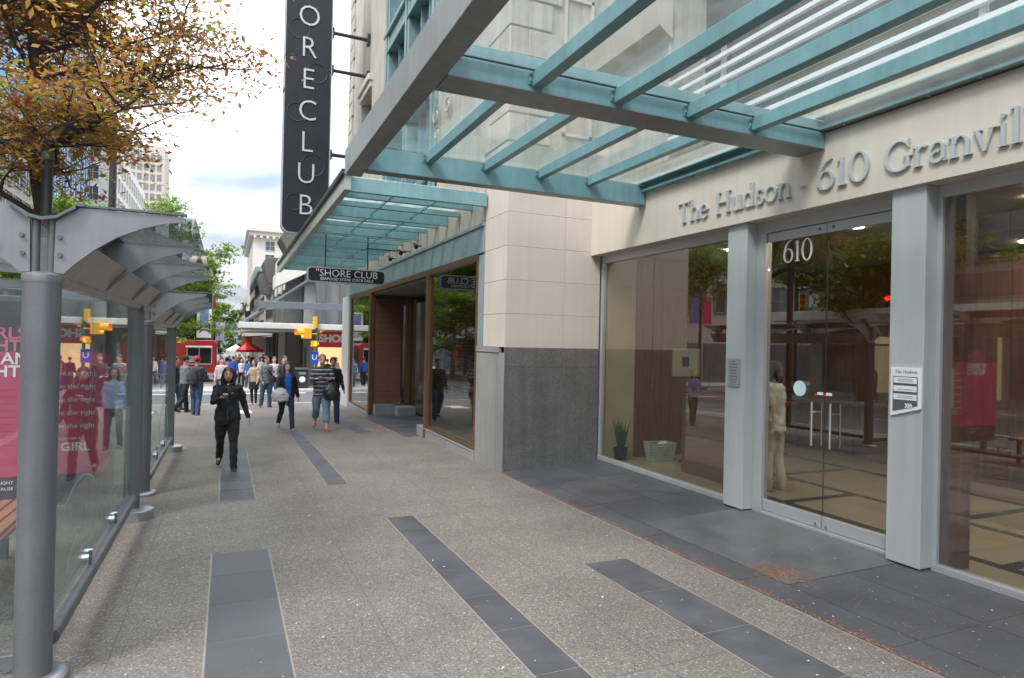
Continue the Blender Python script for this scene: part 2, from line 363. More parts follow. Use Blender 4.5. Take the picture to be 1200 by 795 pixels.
def text_chars(name, body, size, m, loc, rot, parent, depth=.004, off=0., sx=1., align='CENTER'):
    """one object for each character"""
    def wid(s_):
        cu = bpy.data.curves.new("w", 'FONT'); cu.body = s_; cu.size = size; cu.offset = off; t = bpy.data.objects.new("w", cu); COL.objects.link(t)
        me = bpy.data.meshes.new_from_object(t.evaluated_get(bpy.context.evaluated_depsgraph_get())); xs = [v_.co.x for v_ in me.vertices] or [0]
        bpy.data.objects.remove(t); bpy.data.curves.remove(cu); return max(xs)
    full = wid(body); x0 = -full/2*sx if align == 'CENTER' else 0
    for i, ch in enumerate(body):
        if ch == ' ': continue
        px_ = (wid(body[:i+1])-wid(ch))*sx+x0
        text(name, ch, size, m, Vector(loc)+rot @ Vector((px_, 0, 0)), rot, parent, depth, 'LEFT', off, sx)
ROT_NY = Matrix.Rotation(R(90), 3, 'X')                                   # reads facing -Y (towards the camera)
ROT_NX = Matrix.Rotation(R(-90), 3, 'Z') @ Matrix.Rotation(R(90), 3, 'X')  # reads facing -X (towards the street)
ROT_PX = Matrix.Rotation(R(90), 3, 'Z') @ Matrix.Rotation(R(90), 3, 'X')   # reads facing +X

# ---------------------------------------------------------------- ground
def gz(y):
    if y < 15: return -.018*y
    if y < 37: return -.27 - .032*(y-15)
    if y < 160: return -.974 - .02*(y-37)
    return -3.434
def gr(x, y):
    if x <= 3.93 or y > 9.33: return gz(y)
    t = min(1, (x-3.93)/1.87); return gz(y)*(1-t) + (-.045)*t
def sheet(name, m, x0, x1, y0, y1, dz, step=1., zf=None, parent=None, thick=0, nx=1):
    zf = zf or (lambda x, y: gz(y)); n = max(1, int(math.ceil((y1-y0)/step))); v = []; f = []
    for i in range(n+1):
        y = y0+(y1-y0)*i/n
        for k in range(nx+1):
            x = x0+(x1-x0)*k/nx; v.append((x, y, zf(x, y)+dz))
    w = nx+1
    for i in range(n):
        for k in range(nx): a = i*w+k; f.append((a, a+1, a+w+1, a+w))
    if thick:
        b = len(v); v += [(p[0], p[1], p[2]-thick) for p in v]
        for i in range(n): a = i*w; f.append((a, a+w, b+a+w, b+a)); c = i*w+nx; f.append((c, b+c, b+c+w, c+w))
        f.append(tuple([0, b, b+nx, nx])); a = n*w; f.append((a, a+nx, b+a+nx, b+a))
    me = bpy.data.meshes.new(name); me.from_pydata(v, [], f); me.materials.append(m); me.update()
    o = bpy.data.objects.new(name, me); link(o, parent); return o
ys = [-60, -30] + [i*2. for i in range(-10, 90)] + [200, 400, 900, 2500]
v = []; f = []
for y in ys:
    for x in (-2500, -60, -13, 4, 60, 2500): v.append((x, y, gz(max(y, -20))-.13))
for i in range(len(ys)-1):
    for k in range(5): a = i*6+k; f.append((a, a+1, a+7, a+6))
me = bpy.data.meshes.new("road"); me.from_pydata(v, [], f); me.materials.append(M_ASPH)
road = bpy.data.objects.new("road", me); struct(link(road))
struct(sheet("sidewalk", M_AGG, -3.25, 3.93, -6, 25.9, 0, .5, thick=.12))
struct(sheet("sidewalk", M_AGG, 3.93, 5.3, 9.33, 25.9, 0, .5, thick=.12))
struct(sheet("sidewalk", M_AGG, 5.3, 70, 24.7, 25.9, 0, 1, thick=.12))
struct(sheet("curb", M_CURB, -3.42, -3.25, -6, 25.9, .002, 1, thick=.13))
struct(sheet("curb", M_CURB, -3.42, 70, 25.9, 26.08, .002, .2, thick=.13))
struct(sheet("curb", M_CURB, -3.42, 70, 36.45, 36.6, .002, .2, thick=.13))
struct(sheet("sidewalk", M_CURB, -3.42, 70, 36.6, 41, 0, 1, thick=.13))
struct(sheet("sidewalk", mat("pale_sidewalk", (.34, .33, .31), .85, var=.12, scale=1.5, fine=.12), -3.42, 4.0, 41, 260, 0, 5, thick=.13))
struct(sheet("sidewalk", mat("pale_sidewalk", (1, 1, 1)), -17, -12.6, -20, 26, 0, 2, thick=.13))
struct(sheet("sidewalk", mat("pale_sidewalk", (1, 1, 1)), -60, -17.0, 36.6, 41, .002, 2, thick=.13))
struct(sheet("sidewalk", mat("pale_sidewalk", (1, 1, 1)), -17, -12.6, 36.6, 260, 0, 5, thick=.13))
# crossing bands and tactile square
for (a, b) in ((26.35, 26.85), (35.5, 36.1)):
    struct(sheet("crosswalk_line", M_WPAINT, -3.4, 3.9, a, b, -.126, .5))
struct(sheet("crosswalk_line", M_WPAINT, -12.4, -3.9, 26.6, 27.1, -.126, .5))
struct(sheet("crosswalk_line", M_WPAINT, -12.4, -3.9, 30.4, 30.9, -.126, .5))
for k in range(3): struct(sheet("lane_line", M_WPAINT, -8.1, -7.95, 6+k*6, 9+k*6, -.126, 1))
struct(sheet("tactile_plate", M_WPAINT, .15, .75, 21.3, 22.6, .004, 1))
# slate recess, store apron
rec = struct(sheet("recess_base", M_MORTAR, 3.93, 5.9, -6, 9.33, .001, .4, gr, thick=.1, nx=6))
def slab_mesh_obj(name, m, x0, x1, y0, y1, parent, lift=.006, zf=gr, gap=.005, th=.03):
    x0 += gap; x1 -= gap; y0 += gap; y1 -= gap
    v = [(x0, y0), (x1, y0), (x1, y1), (x0, y1)]
    V = [(x, y, zf(x, y)+lift) for x, y in v] + [(x, y, zf(x, y)+lift-th) for x, y in v]
    Fc = [(0, 1, 2, 3), (4, 7, 6, 5), (0, 4, 5, 1), (1, 5, 6, 2), (2, 6, 7, 3), (3, 7, 4, 0)]
    me = bpy.data.meshes.new(name); me.from_pydata(V, [], Fc); me.materials.append(m)
    o = bpy.data.objects.new(name, me); link(o, parent); return o
for (xa, xb) in ((3.95, 4.28), (4.28, 5.0), (5.0, 5.74)):
    y = 9.32; k = 0
    while y > -4:
        yn = y - (1.35 if k else 1.1); k += 1
        if xa >= 4.28 and yn < 5.95 and y > 3.92:
            # the entrance plate interrupts the slabs
            if y > 5.95: slab_mesh_obj("slab", M_SLATE2, xa, xb, 5.95, y, rec)
            if yn < 3.92: slab_mesh_obj("slab", M_SLATE2, xa, xb, yn, 3.92, rec)
        else: slab_mesh_obj("slab", M_SLATE2, xa, xb, yn, y, rec)
        y = yn
for (xa, xb) in ((4.28, 5.74),): slab_mesh_obj("entry_plate", M_MATP, xa, xb, 3.92, 5.95, rec, lift=.011)
ap = struct(sheet("store_apron", M_MORTAR, 3.62, 5.2, 13.95, 19.65, .003, .5, lambda x, y: gz(y)))
for i in range(6):
    a = 13.95+i*.95
    slab_mesh_obj("slab", M_SLATE2, 3.63, 4.4, a, a+.95, ap, .012, lambda x, y: gz(y)); slab_mesh_obj("slab", M_SLATE2, 4.4, 5.2, a, a+.95, ap, .012, lambda x, y: gz(y))
def strip(x0, x1, y0, y1, step, name="paving_strip"):
    b = struct(sheet(name, M_MORTAR, x0-.009, x1+.009, y0-.009, y1+.009, .004, .5))
    y = y1
    while y > y0+.05:
        yn = max(y0, y-step); slab_mesh_obj("paver", M_SLATE, x0, x1, yn, y, b, .0065, lambda x, y: gz(y)); y = yn
strip(-.085, .40, 1.0, 6.52, .66)
strip(-.05, .37, 8.7, 13.2, .64)
strip(1.69, 2.0, 1.6, 7.22, .64)
strip(1.33, 1.61, 9.3, 15.6, .64)
strip(2.98, 3.43, .9, 5.02, .78)
strip(2.75, 3.1, 15.0, 18.8, .64)
M_CUT = mat("saw_cut", (.12, .11, .10), .95, var=.3, scale=6)
for y in (.9, 3.2, 7.75, 12.2, 16.6, 21.0, 23.6): struct(sheet("pavement_joint", M_CUT, -3.2, 3.92, y, y+.008, .0015, .1))
for x in (-.62, 1.02, 2.48): struct(sheet("pavement_joint", M_CUT, x, x+.007, -4, 25.8, .0022, .5))
# brown brick band by the kerb
bb = struct(sheet("brick_band", M_MORTAR, -3.2, -2.45, -2, 25, .004, .5))
bme = MB().box(-.096, .096, -.046, .046, -.03, .0).mesh("brick", M_BRICK)
cnt = 0
for i in range(0, 70):
    y = 3.2+i*.103
    for k in range(3):
        x = -3.09+k*.205+(i % 2)*.05
        if cnt < 290: inst("brick", bme, bb, (x, y, gz(y)+.012)); cnt += 1
# fallen orange blossom litter
v = []; f = []
def flake(x, y, s):
    z = gr(x, y)+.013+random.random()*.004; a = random.random()*6.28; b = len(v)
    for k in range(4):
        t = a+k*1.57; r = s*(1 if k % 2 else .5); v.append((x+r*math.cos(t), y+r*math.sin(t), z+random.uniform(0, .006)))
    f.append((b, b+1, b+2, b+3))
for i in range(2600): flake(3.95+abs(random.gauss(0, .03))-.02, random.uniform(1.5, 9.3), random.uniform(.003, .008))
for i in range(700): flake(random.gauss(4.42, .12), random.gauss(4.15, .16), random.uniform(.004, .009))
for i in range(900): flake(random.uniform(4, 5.7), random.uniform(1.5, 5.5), random.uniform(.003, .009))
for i in range(420): flake(random.gauss(4.5, .28), random.gauss(7.3, .4), random.uniform(.004, .009))
for i in range(700): flake(random.gauss(3.55, .05), random.uniform(13.9, 20), random.uniform(.006, .013))
for i in range(160): flake(random.uniform(-.6, 3.8), random.uniform(2, 9), random.uniform(.004, .008))
me = bpy.data.meshes.new("fallen_blossom"); me.from_pydata(v, [], f); me.materials.append(mat("orange_litter", (.48, .17, .045), .8, var=.3, scale=20))
o = bpy.data.objects.new("fallen_blossom", me); setp(link(o), "scattered orange brown tree blossom lying on the slate paving", "litter", kind="stuff")
v = []; f = []
for i in range(420):
    flake(random.uniform(-.7, 5.4), 2+random.random()**1.3*14, random.uniform(.004, .012))
me = bpy.data.meshes.new("gum_spots"); me.from_pydata(v, [], f); me.materials.append(mat("pale_scrap", (.7, .69, .66), .8))
o = bpy.data.objects.new("paper_scraps", me); setp(link(o), "tiny pale scraps and gum spots over the pavement", "litter", kind="stuff")
# ================================================================ entrance building
# serif glyphs drawn with strokes; unit = cap height
def _arc(cx, cy, rx, ry, a0, a1, wt, wn, n=14):
    P = []
    for i in range(n+1):
        a = R(a0+(a1-a0)*i/n); P.append((cx+rx*math.cos(a), cy+ry*math.sin(a), wn+(wt-wn)*abs(math.cos(a))**1.3))
    return P
def _l(x0, y0, x1, y1, w, w2=None): return [(x0, y0, w), (x1, y1, w2 or w)]
TK, TN = .10, .04
def _stem(x, y0, y1, s0=True, s1=False):
    r = [_l(x, y0, x, y1, TK)]
    if s0: r.append(_l(x-.13, y0+.018, x+.13, y0+.018, .036))
    if s1: r.append(_l(x-.15, y1-.03, x+.02, y1-.02, .045))
    return r
GL = {
 'T': (.80, [_l(.03, .975, .77, .975, .05), _l(.05, .99, .05, .80, .05, .02), _l(.75, .99, .75, .80, .05, .02)] + _stem(.40, 0, .97)),
 'h': (.66, _stem(.14, 0, 1.04, True, True) + [_arc(.33, .40, .18, .25, 170, 0, TK, TN)] + _stem(.51, 0, .42)),
 'e': (.56, [_arc(.28, .325, .22, .325, 8, 325, TK, TN, 22), _l(.08, .36, .50, .36, .045)]),
 'H': (.92, _stem(.17, 0, 1) + _stem(.75, 0, 1) + [_l(.17, .52, .75, .52, .05), _l(.03, .982, .31, .982, .036), _l(.61, .982, .89, .982, .036)]),
 'u': (.68, _stem(.14, .22, .65, False, True) + [_arc(.32, .24, .18, .23, 180, 350, TK, TN), _l(.53, 0, .53, .65, TK), _l(.38, .625, .53, .63, .045), _l(.53, .02, .65, .03, .036)]),
 'd': (.66, [_arc(.28, .32, .21, .31, 20, 340, TK, TN, 20), _l(.50, 0, .50, 1.04, TK), _l(.35, 1.01, .50, 1.02, .045), _l(.50, .02, .62, .03, .036)]),
 's': (.46, [_arc(.22, .49, .135, .145, 50, 250, .10, .05), _arc(.22, .17, .155, .155, 90, -150, .10, .05), _l(.345, .50, .345, .64, .03), _l(.075, .16, .075, .02, .03)]),
 'o': (.62, [_arc(.31, .325, .24, .315, 0, 360, TK, TN, 26)]),
 'n': (.68, _stem(.14, 0, .65, True, True) + [_arc(.34, .38, .18, .25, 170, 0, TK, TN)] + _stem(.52, 0, .40)),
 '-': (.42, [_l(.08, .33, .34, .33, .06)]),
 '6': (.62, [_arc(.31, .32, .235, .32, 0, 360, .11, .045, 26), [(.085, .36, .10), (.09, .55, .11), (.16, .78, .09), (.30, .96, .06), (.50, 1.06, .035)]]),
 '1': (.42, [_l(.22, 0, .22, .98, .11), _l(.08, .018, .36, .018, .036), _l(.07, .84, .22, .96, .04)]),
 '0': (.66, [_arc(.33, .5, .25, .5, 0, 360, .11, .045, 28)]),
 'G': (.96, [_arc(.50, .5, .41, .49, 42, 318, .12, .045, 26), _l(.80, .10, .80, .44, .11), _l(.66, .44, .93, .44, .036), _l(.81, .99, .81, .72, .04, .02)]),
 'r': (.48, _stem(.14, 0, .65, True, True) + [_arc(.32, .43, .17, .19, 165, 55, .09, .045)]),
 'a': (.58, [_arc(.26, .45, .17, .18, 165, 5, .09, .05), _arc(.24, .18, .165, .165, 60, 330, .09, .05, 18), _l(.43, .08, .43, .46, .11), _l(.43, .03, .54, .03, .04)]),
 'v': (.60, [_l(.10, .62, .31, 0, .11, .09), _l(.50, .62, .32, 0, .05, .04), _l(0, .632, .22, .632, .036), _l(.40, .632, .60, .632, .036)]),
 'i': (.32, _stem(.16, 0, .65, True, True) + [_arc(.15, .88, .035, .035, 0, 360, .07, .07, 10)]),
 'l': (.32, _stem(.16, 0, 1.04, True, True)),
}
def glyph_mesh(ch, size, depth, m):
    adv, st = GL[ch]; mb = MB()
    for si, P in enumerate(st):
        e = .0004*si; L_ = []; R_ = []
        for i, (x, y, w) in enumerate(P):
            x0, y0, _ = P[max(0, i-1)]; x1, y1, _ = P[min(len(P)-1, i+1)]
            dx, dy = x1-x0, y1-y0; q = math.hypot(dx, dy) or 1; nx_, ny_ = -dy/q*w/2, dx/q*w/2
            L_.append((x+nx_, y+ny_)); R_.append((x-nx_, y-ny_))
        for i in range(len(P)-1):
            b = len(mb.v); quad = [L_[i], L_[i+1], R_[i+1], R_[i]]
            for z in (0, depth+e):
                for (a, c) in quad: mb.v.append((a*size, c*size, z))
            mb.f += [(b+3, b+2, b+1, b), (b+4, b+5, b+6, b+7), (b, b+1, b+5, b+4), (b+1, b+2, b+6, b+5), (b+2, b+3, b+7, b+6), (b+3, b, b+4, b+7)]; mb.m += [0]*6
    return mb.mesh("letter", m), adv*size
def serif(body, y0, y1, z0, z1, X, size, m, parent, depth=.03, name="letter"):
    """letters on a wall facing -X, reading from y0 (left) down to y1"""
    meshes = []; tot = 0
    for ch in body:
        if ch == ' ': meshes.append((None, .42*size)); tot += .42*size; continue
        me, a = glyph_mesh(ch, size, depth, m); meshes.append((me, a)); tot += a
    k = (y0-y1)/tot; d = 0
    for me, a in meshes:
        if me:
            o = bpy.data.objects.new(name, me); link(o, parent)
            z = z0+(z1-z0)*d/tot
            o.matrix_basis = Matrix.Translation((X, y0-d*k, z)) @ ROT_NX.to_4x4() @ Matrix.Diagonal((k, 1, 1, 1))
        d += a
XF, XG, XW = 5.55, 5.80, 4.01
M_WOODD = wood("lobby_walnut", (.13, .05, .028), (.21, .09, .05), .35, 'Z')
H = thing("hudson_building", "cream stone entrance building with raised grey serif lettering over glass doors", "building", (5.8, 4.5, -.045))
# fascia slabs with fine joints, soffit
for (a, b) in ((-2.5, -.2), (-.197, 2.45), (2.453, 5.95), (5.953, 9.33)):
    bx("fascia_panel", M_FASCIA, XF, 6.3, a, b, 3.37, 4.34, H, bevel=.003)
serif("The Hudson", 7.03, 5.12, 3.535, 3.53, XF, .265, M_GLET, H)
serif("-", 5.03, 4.93, 3.525, 3.525, XF, .265, M_GLET, H)
serif("610", 4.80, 4.20, 3.52, 3.52, XF, .285, M_GLET, H)
serif("Granville", 4.06, 2.66, 3.52, 3.515, XF, .275, M_GLET, H)
# pillars
for (a, b) in ((3.70, 4.02), (5.83, 6.15), (1.2, 1.52)):
    p = bx("pillar", M_PILLAR, 5.60, XG+.02, a, b, -.025, 3.37, H, bevel=.006)
    bx("pillar_foot", M_BLACK, 5.62, XG, a+.015, b-.015, -.045, -.025, p)
# window frames
def frame_rect(parent, y0, y1, z0, z1, head=.09, sill=.06, side=.045, name="window_frame", m=M_ALU, x=XG):
    mb = MB(); mb.box(x-.04, x+.05, y0, y1, z1-head, z1); mb.box(x-.05, x+.05, y0, y1, z0, z0+sill)
    mb.box(x-.038, x+.048, y0, y0+side, z0+sill, z1-head); mb.box(x-.038, x+.048, y1-side, y1, z0+sill, z1-head)
    return mb.build(name, m, parent, bevel=.003)
zb = -.045
w = frame_rect(H, 6.15, 9.33, zb, 3.37, .12, .06, .04)
bx("pane", M_GLOB, XG, XG+.012, 7.92, 9.29, zb+.06, 3.25, w); bx("pane", M_GLOB, XG, XG+.012, 6.19, 7.912, zb+.06, 3.25, w)
w = frame_rect(H, 1.52, 3.70, zb, 3.37, .11, .06, .04)
bx("pane", M_GLOB, XG, XG+.012, 1.56, 3.66, zb+.06, 3.26, w)
bx("jamb_panel", M_WOODD, XG+.03, XG+.16, 3.50, 3.69, zb+.06, 3.26, H)
w = frame_rect(H, -2.5, 1.2, zb, 3.37, .11, .06, .04); bx("pane", M_GLOB, XG, XG+.012, -2.46, 1.16, zb+.06, 3.26, w)
# double doors
bx("door_header", M_ALU, XG-.045, XG+.05, 4.02, 5.83, 3.24, 3.37, H, bevel=.003)
bx("door_jamb", M_ALU, XG-.05, XG+.05, 5.69, 5.83, zb, 3.24, H, bevel=.004)
bx("door_jamb", M_ALU, XG-.05, XG+.05, 4.02, 4.10, zb, 3.24, H, bevel=.004)
bx("door_seam", M_BLACK, XG-.004, XG+.004, 4.873, 4.881, zb+.04, 3.23, H)
bx("threshold", M_ALU, XG-.06, XG+.06, 4.10, 5.69, zb, zb+.035, H, bevel=.003)
for (a, b, hy) in ((4.105, 4.872, 4.745), (4.882, 5.685, 4.975)):
    d = bx("door", M_GLOB, XG-.006, XG+.006, a, b, zb+.04, 3.235, H)
    MB().box(XG-.02, XG+.02, a, b, zb+.042, zb+.17).build("bottom_rail", M_ALU, d, bevel=.003)
    MB().box(XG-.02, XG+.02, a, b, 3.13, 3.233).build("top_rail", M_ALU, d, bevel=.003)
    mb = MB().tube([(XG-.075, hy, .86), (XG-.075, hy, 1.33)], .0135, 10)
    for z in (.98, 1.22): mb.tube([(XG-.075, hy, z), (XG-.01, hy, z)], .008, 8)
    mb.build("handle", M_CHROME, d, smooth=True)
    mb = MB().tube([(XG+.075, hy, .86), (XG+.075, hy, 1.33)], .0135, 10)
    for z in (.98, 1.22): mb.tube([(XG+.075, hy, z), (XG+.01, hy, z)], .008, 8)
    mb.build("handle", M_CHROME, d, smooth=True)
    s = 1 if a < 4.5 else -1
    MB().tube([(XG-.03, (b if s > 0 else a)-s*.06, zb+.075), (XG-.018, (b if s > 0 else a)-s*.06, zb+.075)], .016, 12).build("lock", M_CHROME, d)
    MB().tube([(XG-.03, (b if s > 0 else a)-s*.08, 3.18), (XG-.018, (b if s > 0 else a)-s*.08, 3.18)], .014, 12).build("patch_bolt", M_SHELD, d)
    bx("door_label", M_WHITE, XG-.009, XG-.0065, hy-.06+(.10 if s > 0 else -.02), hy+.01+(.10 if s > 0 else -.02), 1.405, 1.435, d)
    bx("door_label", M_RED, XG-.009, XG-.0065, hy+.012+(.10 if s > 0 else -.02), hy+.045+(.10 if s > 0 else -.02), 1.39, 1.42, d)
MB().tube([(XG-.0065, 5.20, 1.455), (XG-.009, 5.20, 1.455)], .085, 28).build("round_sticker", mat("pale_blue_sticker", (.55, .72, .76), .5), H)
serif("610", 5.47, 5.06, 2.87, 2.87, XG-.0068, .235, M_WHITE, H, depth=.002, name="vinyl_number")
# wall above the canopy: stone band, louvre rails, dark glazing
bx("stone_band", M_LIME2, 5.62, 6.3, -4, 9.33, 4.34, 4.50, H, bevel=.01)
bx("glazing", mat("dark_glazing", (.065, .058, .05), .4, spec=.25, var=.25, scale=.8), 6.25, 6.3, -4, 7.4, 4.50, 7.2, H)
bx("wall", M_LIME2, 5.62, 6.6, 7.4, 9.33, 4.50, 11, H, bevel=.01)
bx("wall", M_LIME2, 6.0, 6.6, -4, 7.4, 7.2, 11, H)
MB().prism([(5.40, 6.35), (5.62, 6.2), (5.62, 6.75), (5.32, 6.7)], 'Y', 7.35, 9.32).build("cornice", M_LIME, H)
for k in range(9):
    bx("rail", M_WHITE, 5.585, 5.64, -4, 7.36, 4.60+k*.155, 4.65+k*.155, H)
for y in (6.38, 3.3, .2):
    bx("rail_post", M_WHITE, 5.66, 5.70, y-.03, y+.03, 4.5, 6.0, H)
# lobby
LB = bx("lobby_floor", mat("cream_lobby_tile", (.44, .385, .26), .22, var=.06, scale=2), 5.86, 13, -4, 9.31, -.1, -.03, H)
for (x0, x1, y0, y1) in ((6.35, 6.47, -4, 7.0), (7.6, 7.72, -4, 9.3), (9.2, 9.32, -4, 9.3), (6.47, 7.6, 3.4, 3.52), (6.47, 7.6, 5.9, 6.02), (6.47, 7.6, 1.6, 1.72), (7.72, 9.2, 4.6, 4.72), (7.72, 9.2, 7.2, 7.32)):
    bx("floor_inlay", mat("dark_inlay", (.035, .03, .028), .25), x0, x1, y0, y1, -.03, -.026, LB)
LWM = mat("lobby_wall", (.22, .175, .12), .7, var=.1)
bx("lobby_wall", LWM, 12.9, 13, -4, 9.3, -.03, 3.4, H)
bx("lobby_wall", mat("lobby_cream_wall", (.50, .46, .34), .7), 5.87, 6.42, 9.25, 9.31, -.03, 3.36, H)
bx("lobby_wall", LWM, 5.87, 13, -4.1, -4, -.03, 3.4, H)
bx("ceiling", mat("lobby_ceiling", (.30, .275, .22), .8), 5.87, 13, -4, 9.3, 3.38, 3.42, H)
x = 6.42
for k in range(9):
    bx("wood_panel", M_WOODD, x, x+.52, 9.2, 9.26, -.03, 3.36, H); x += .53
for k in range(8):
    bx("wood_panel", M_WOODD, 10.2, 10.26, 9.2-.62*(k+1)+.01, 9.2-.62*k, -.03, 3.36, H)
for (x_, y_) in ((6.9, 5.4), (6.9, 4.6), (8.2, 5.6), (8.2, 3.6), (7.0, 2.4), (7.0, 7.6), (9.6, 5.0), (9.4, 2.2), (6.9, 3.5)):
    MB().tube([(x_, y_, 3.379), (x_, y_, 3.365)], .075, 16).build("downlight", mat("downlight_glow", (.9, .7, .4), .5, emit=(1, .84, .62), es=46), H)
# things in the lobby
ct = thing("reception_counter", "brown timber reception counter seen through the left lobby window", "counter", (6.4, 7.5, -.03))
bx("counter_front", M_WOODM, 6.40, 6.46, 6.4, 7.95, -.03, 1.12, ct, bevel=.004); bx("counter_end", M_WOODM, 6.46, 7.1, 7.89, 7.95, -.03, 1.12, ct)
bx("counter_top", M_WOODD, 6.37, 7.12, 6.38, 7.98, 1.12, 1.16, ct, bevel=.005)
pl = thing("potted_plant", "spiky green plant in black pot in the lobby corner", "plant", (6.04, 9.06, -.03))
MB().lathe([(.07, 0), (.10, .02), (.125, .2), (.12, .2), (.105, .17), (.02, .165)], (6.04, 9.06, -.03), 20).build("pot", mat("black_pot", (.02, .022, .024), .25), pl, smooth=True)
mb = MB()
for k in range(26):
    a = random.random()*6.28; r0 = random.random()*.05; l = random.uniform(.32, .58); t = random.uniform(.03, .3)
    p = [(6.04+math.cos(a)*(r0+t*l*(s**1.6)), 9.06+math.sin(a)*(r0+t*l*(s**1.6)), .12+l*s) for s in (0, .35, .7, 1)]
    mb.tube(p, [(.006, .016), (.006, .020), (.005, .014), (.001, .002)], 6)
mb.build("leaves", mat("plant_leaf", (.045, .16, .03), .45, var=.25, scale=30), pl, smooth=True)
bk = thing("wash_basket", "pale green plastic basket with white cloth inside the lobby", "basket", (6.66, 8.93, -.03))
bm_ = mat("pale_green_plastic", (.45, .58, .50), .45); mb = MB()
cx, cy, z0 = 6.68, 8.85, -.03
for k in range(7):
    s = k/6.; hx = .19+.03*s; hy = .13+.03*s; z = z0+.02+.25*s
    for (a, b, c, d) in ((-hx, hx, -hy-.004, -hy+.004), (-hx, hx, hy-.004, hy+.004), (-hx-.004, -hx+.004, -hy, hy), (hx-.004, hx+.004, -hy, hy)):
        mb.box(cx+a, cx+b, cy+c, cy+d, z, z+(.03 if k in (0, 6) else .026))
mb.box(cx-.19, cx+.19, cy-.13, cy+.13, z0, z0+.012)
mb.build("basket_body", bm_, bk)
MB().sphere((cx+.05, cy-.02, z0+.25), (.11, .08, .07), 12).build("cloth", M_WHITE, bk, smooth=True)
oc = thing("office_chair", "dark desk chair beside the reception counter", "chair", (7.05, 8.35, -.03))
MB().sphere((7.05, 8.35, .5), (.24, .24, .05), 14).build("seat", M_DARK, oc, smooth=True)
MB().obox((7.22, 8.42, .85), (.03, .01, 0), (-.05, .2, 0), (0, 0, .28)).build("backrest", M_DARK, oc, bevel=.02)
mb = MB().tube([(7.05, 8.35, .05), (7.05, 8.35, .46)], .025)
for k in range(5): mb.tube([(7.05, 8.35, .09), (7.05+.26*math.cos(k*1.256), 8.35+.26*math.sin(k*1.256), .03)], .018); mb.sphere((7.05+.26*math.cos(k*1.256), 8.35+.26*math.sin(k*1.256), .0), .03, 8)
mb.build("base", M_BLACK, oc)
iw = thing("wall_board", "pale square notice board with dark centre on the lobby wood wall", "notice board", (7.1, 9.18, 1.7))
bx("board", mat("board_cream", (.55, .56, .45), .6), 7.15, 7.75, 9.16, 9.195, 1.35, 1.85, iw, bevel=.01); bx("board_centre", M_DARK, 7.36, 7.50, 9.15, 9.16, 1.53, 1.70, iw)
# signs on the pillars
sg = thing("directional_sign", "white plaque with arrows fixed to the right entrance pillar", "sign", (5.585, 3.85, 1.55))
y0, y1 = 3.985, 3.70
MB().prism([(y0, 1.30), (y1, 1.385), (y1, 1.745), (y0, 1.745)], 'X', 5.578, 5.598).build("plate", M_WHITE, sg, bevel=.002)
mg = mat("sign_grey_print", (.10, .10, .115), .5)
MB().prism([(y0-.025, 1.345), (y1+.03, 1.41), (y1+.03, 1.665), (y0-.025, 1.665)], 'X', 5.5745, 5.579).build("print_panel", mg, sg)
for k in range(3):
    bx("print_field", M_WHITE, 5.572, 5.5748, y1+.037, y0-.033, 1.605-.075*k, 1.657-.075*k, sg)
    for q in range(2 if k != 1 else 1): bx("text_line", mg, 5.5705, 5.5722, y1+.07, y0-.07, 1.622-.075*k+.016*q, 1.626-.075*k+.016*q, sg)
for k in range(3):
    yy = 3.845-.022*k
    MB().prism([(yy, 1.385), (yy-.013, 1.385), (yy-.028, 1.405), (yy-.013, 1.425), (yy, 1.425), (yy-.015, 1.405)], 'X', 5.571, 5.5746).build("arrow", M_WHITE, sg)
serif("The Hudson", 3.945, 3.735, 1.695, 1.695, 5.578, .026, mg, sg, depth=.002)
ns = thing("notice_plaque", "small grey lettered notice on the left entrance pillar", "sign", (5.59, 6.0, 1.6))
bx("plate", mat("plaque_grey", (.36, .37, .38), .4, metal=.3), 5.583, 5.598, 5.90, 6.09, 1.42, 1.76, ns, bevel=.002)
for k, wd in enumerate((.05, .12, .13, .12, .10, .13, .12, .09)):
    bx("text_line", mg, 5.581, 5.5832, 5.995-wd/2, 5.995+wd/2, 1.72-.036*k, 1.728-.036*k, ns)

# ================================================================ glass canopy over the entrance
K = thing("entrance_canopy", "teal steel and glass canopy projecting over the hudson entrance", "canopy", (5.5, 5, 3.94))
ZB = 3.94
bx("edge_beam", M_STEEL_TEAL, 1.30, 1.50, -4, 8.22, ZB, 4.26, K, bevel=.006)
bx("cross_beam", M_TEAL, 1.503, 5.54, 7.80, 7.97, ZB+.004, 4.22, K, bevel=.004)
bx("beam_underside", M_STEEL_TEAL, 1.503, 5.54, 7.79, 7.98, ZB-.004, ZB+.003, K)
bx("cross_beam", M_TEAL, 1.503, 5.54, 4.72, 5.05, ZB+.004, 4.22, K, bevel=.004)
bx("beam_underside", M_STEEL_TEAL, 1.503, 5.54, 4.715, 5.055, ZB-.004, ZB+.003, K)
bx("cross_beam", M_TEAL, 1.503, 5.54, 1.05, 1.38, ZB+.004, 4.22, K, bevel=.004)
bx("cross_beam", M_TEAL, 1.503, 5.54, -2.6, -2.3, ZB+.004, 4.22, K, bevel=.004)
XP = (2.27, 3.05, 3.83, 4.60)
for x in XP:
    bx("purlin", M_TEAL, x-.045, x+.045, 5.052, 7.798, 4.11, 4.235, K, bevel=.004)
    bx("purlin", M_TEAL, x-.05, x+.05, 1.382, 4.718, 3.975, 4.098, K, bevel=.004)
    bx("purlin", M_TEAL, x-.05, x+.05, -2.3, 1.048, 3.975, 4.098, K, bevel=.004)
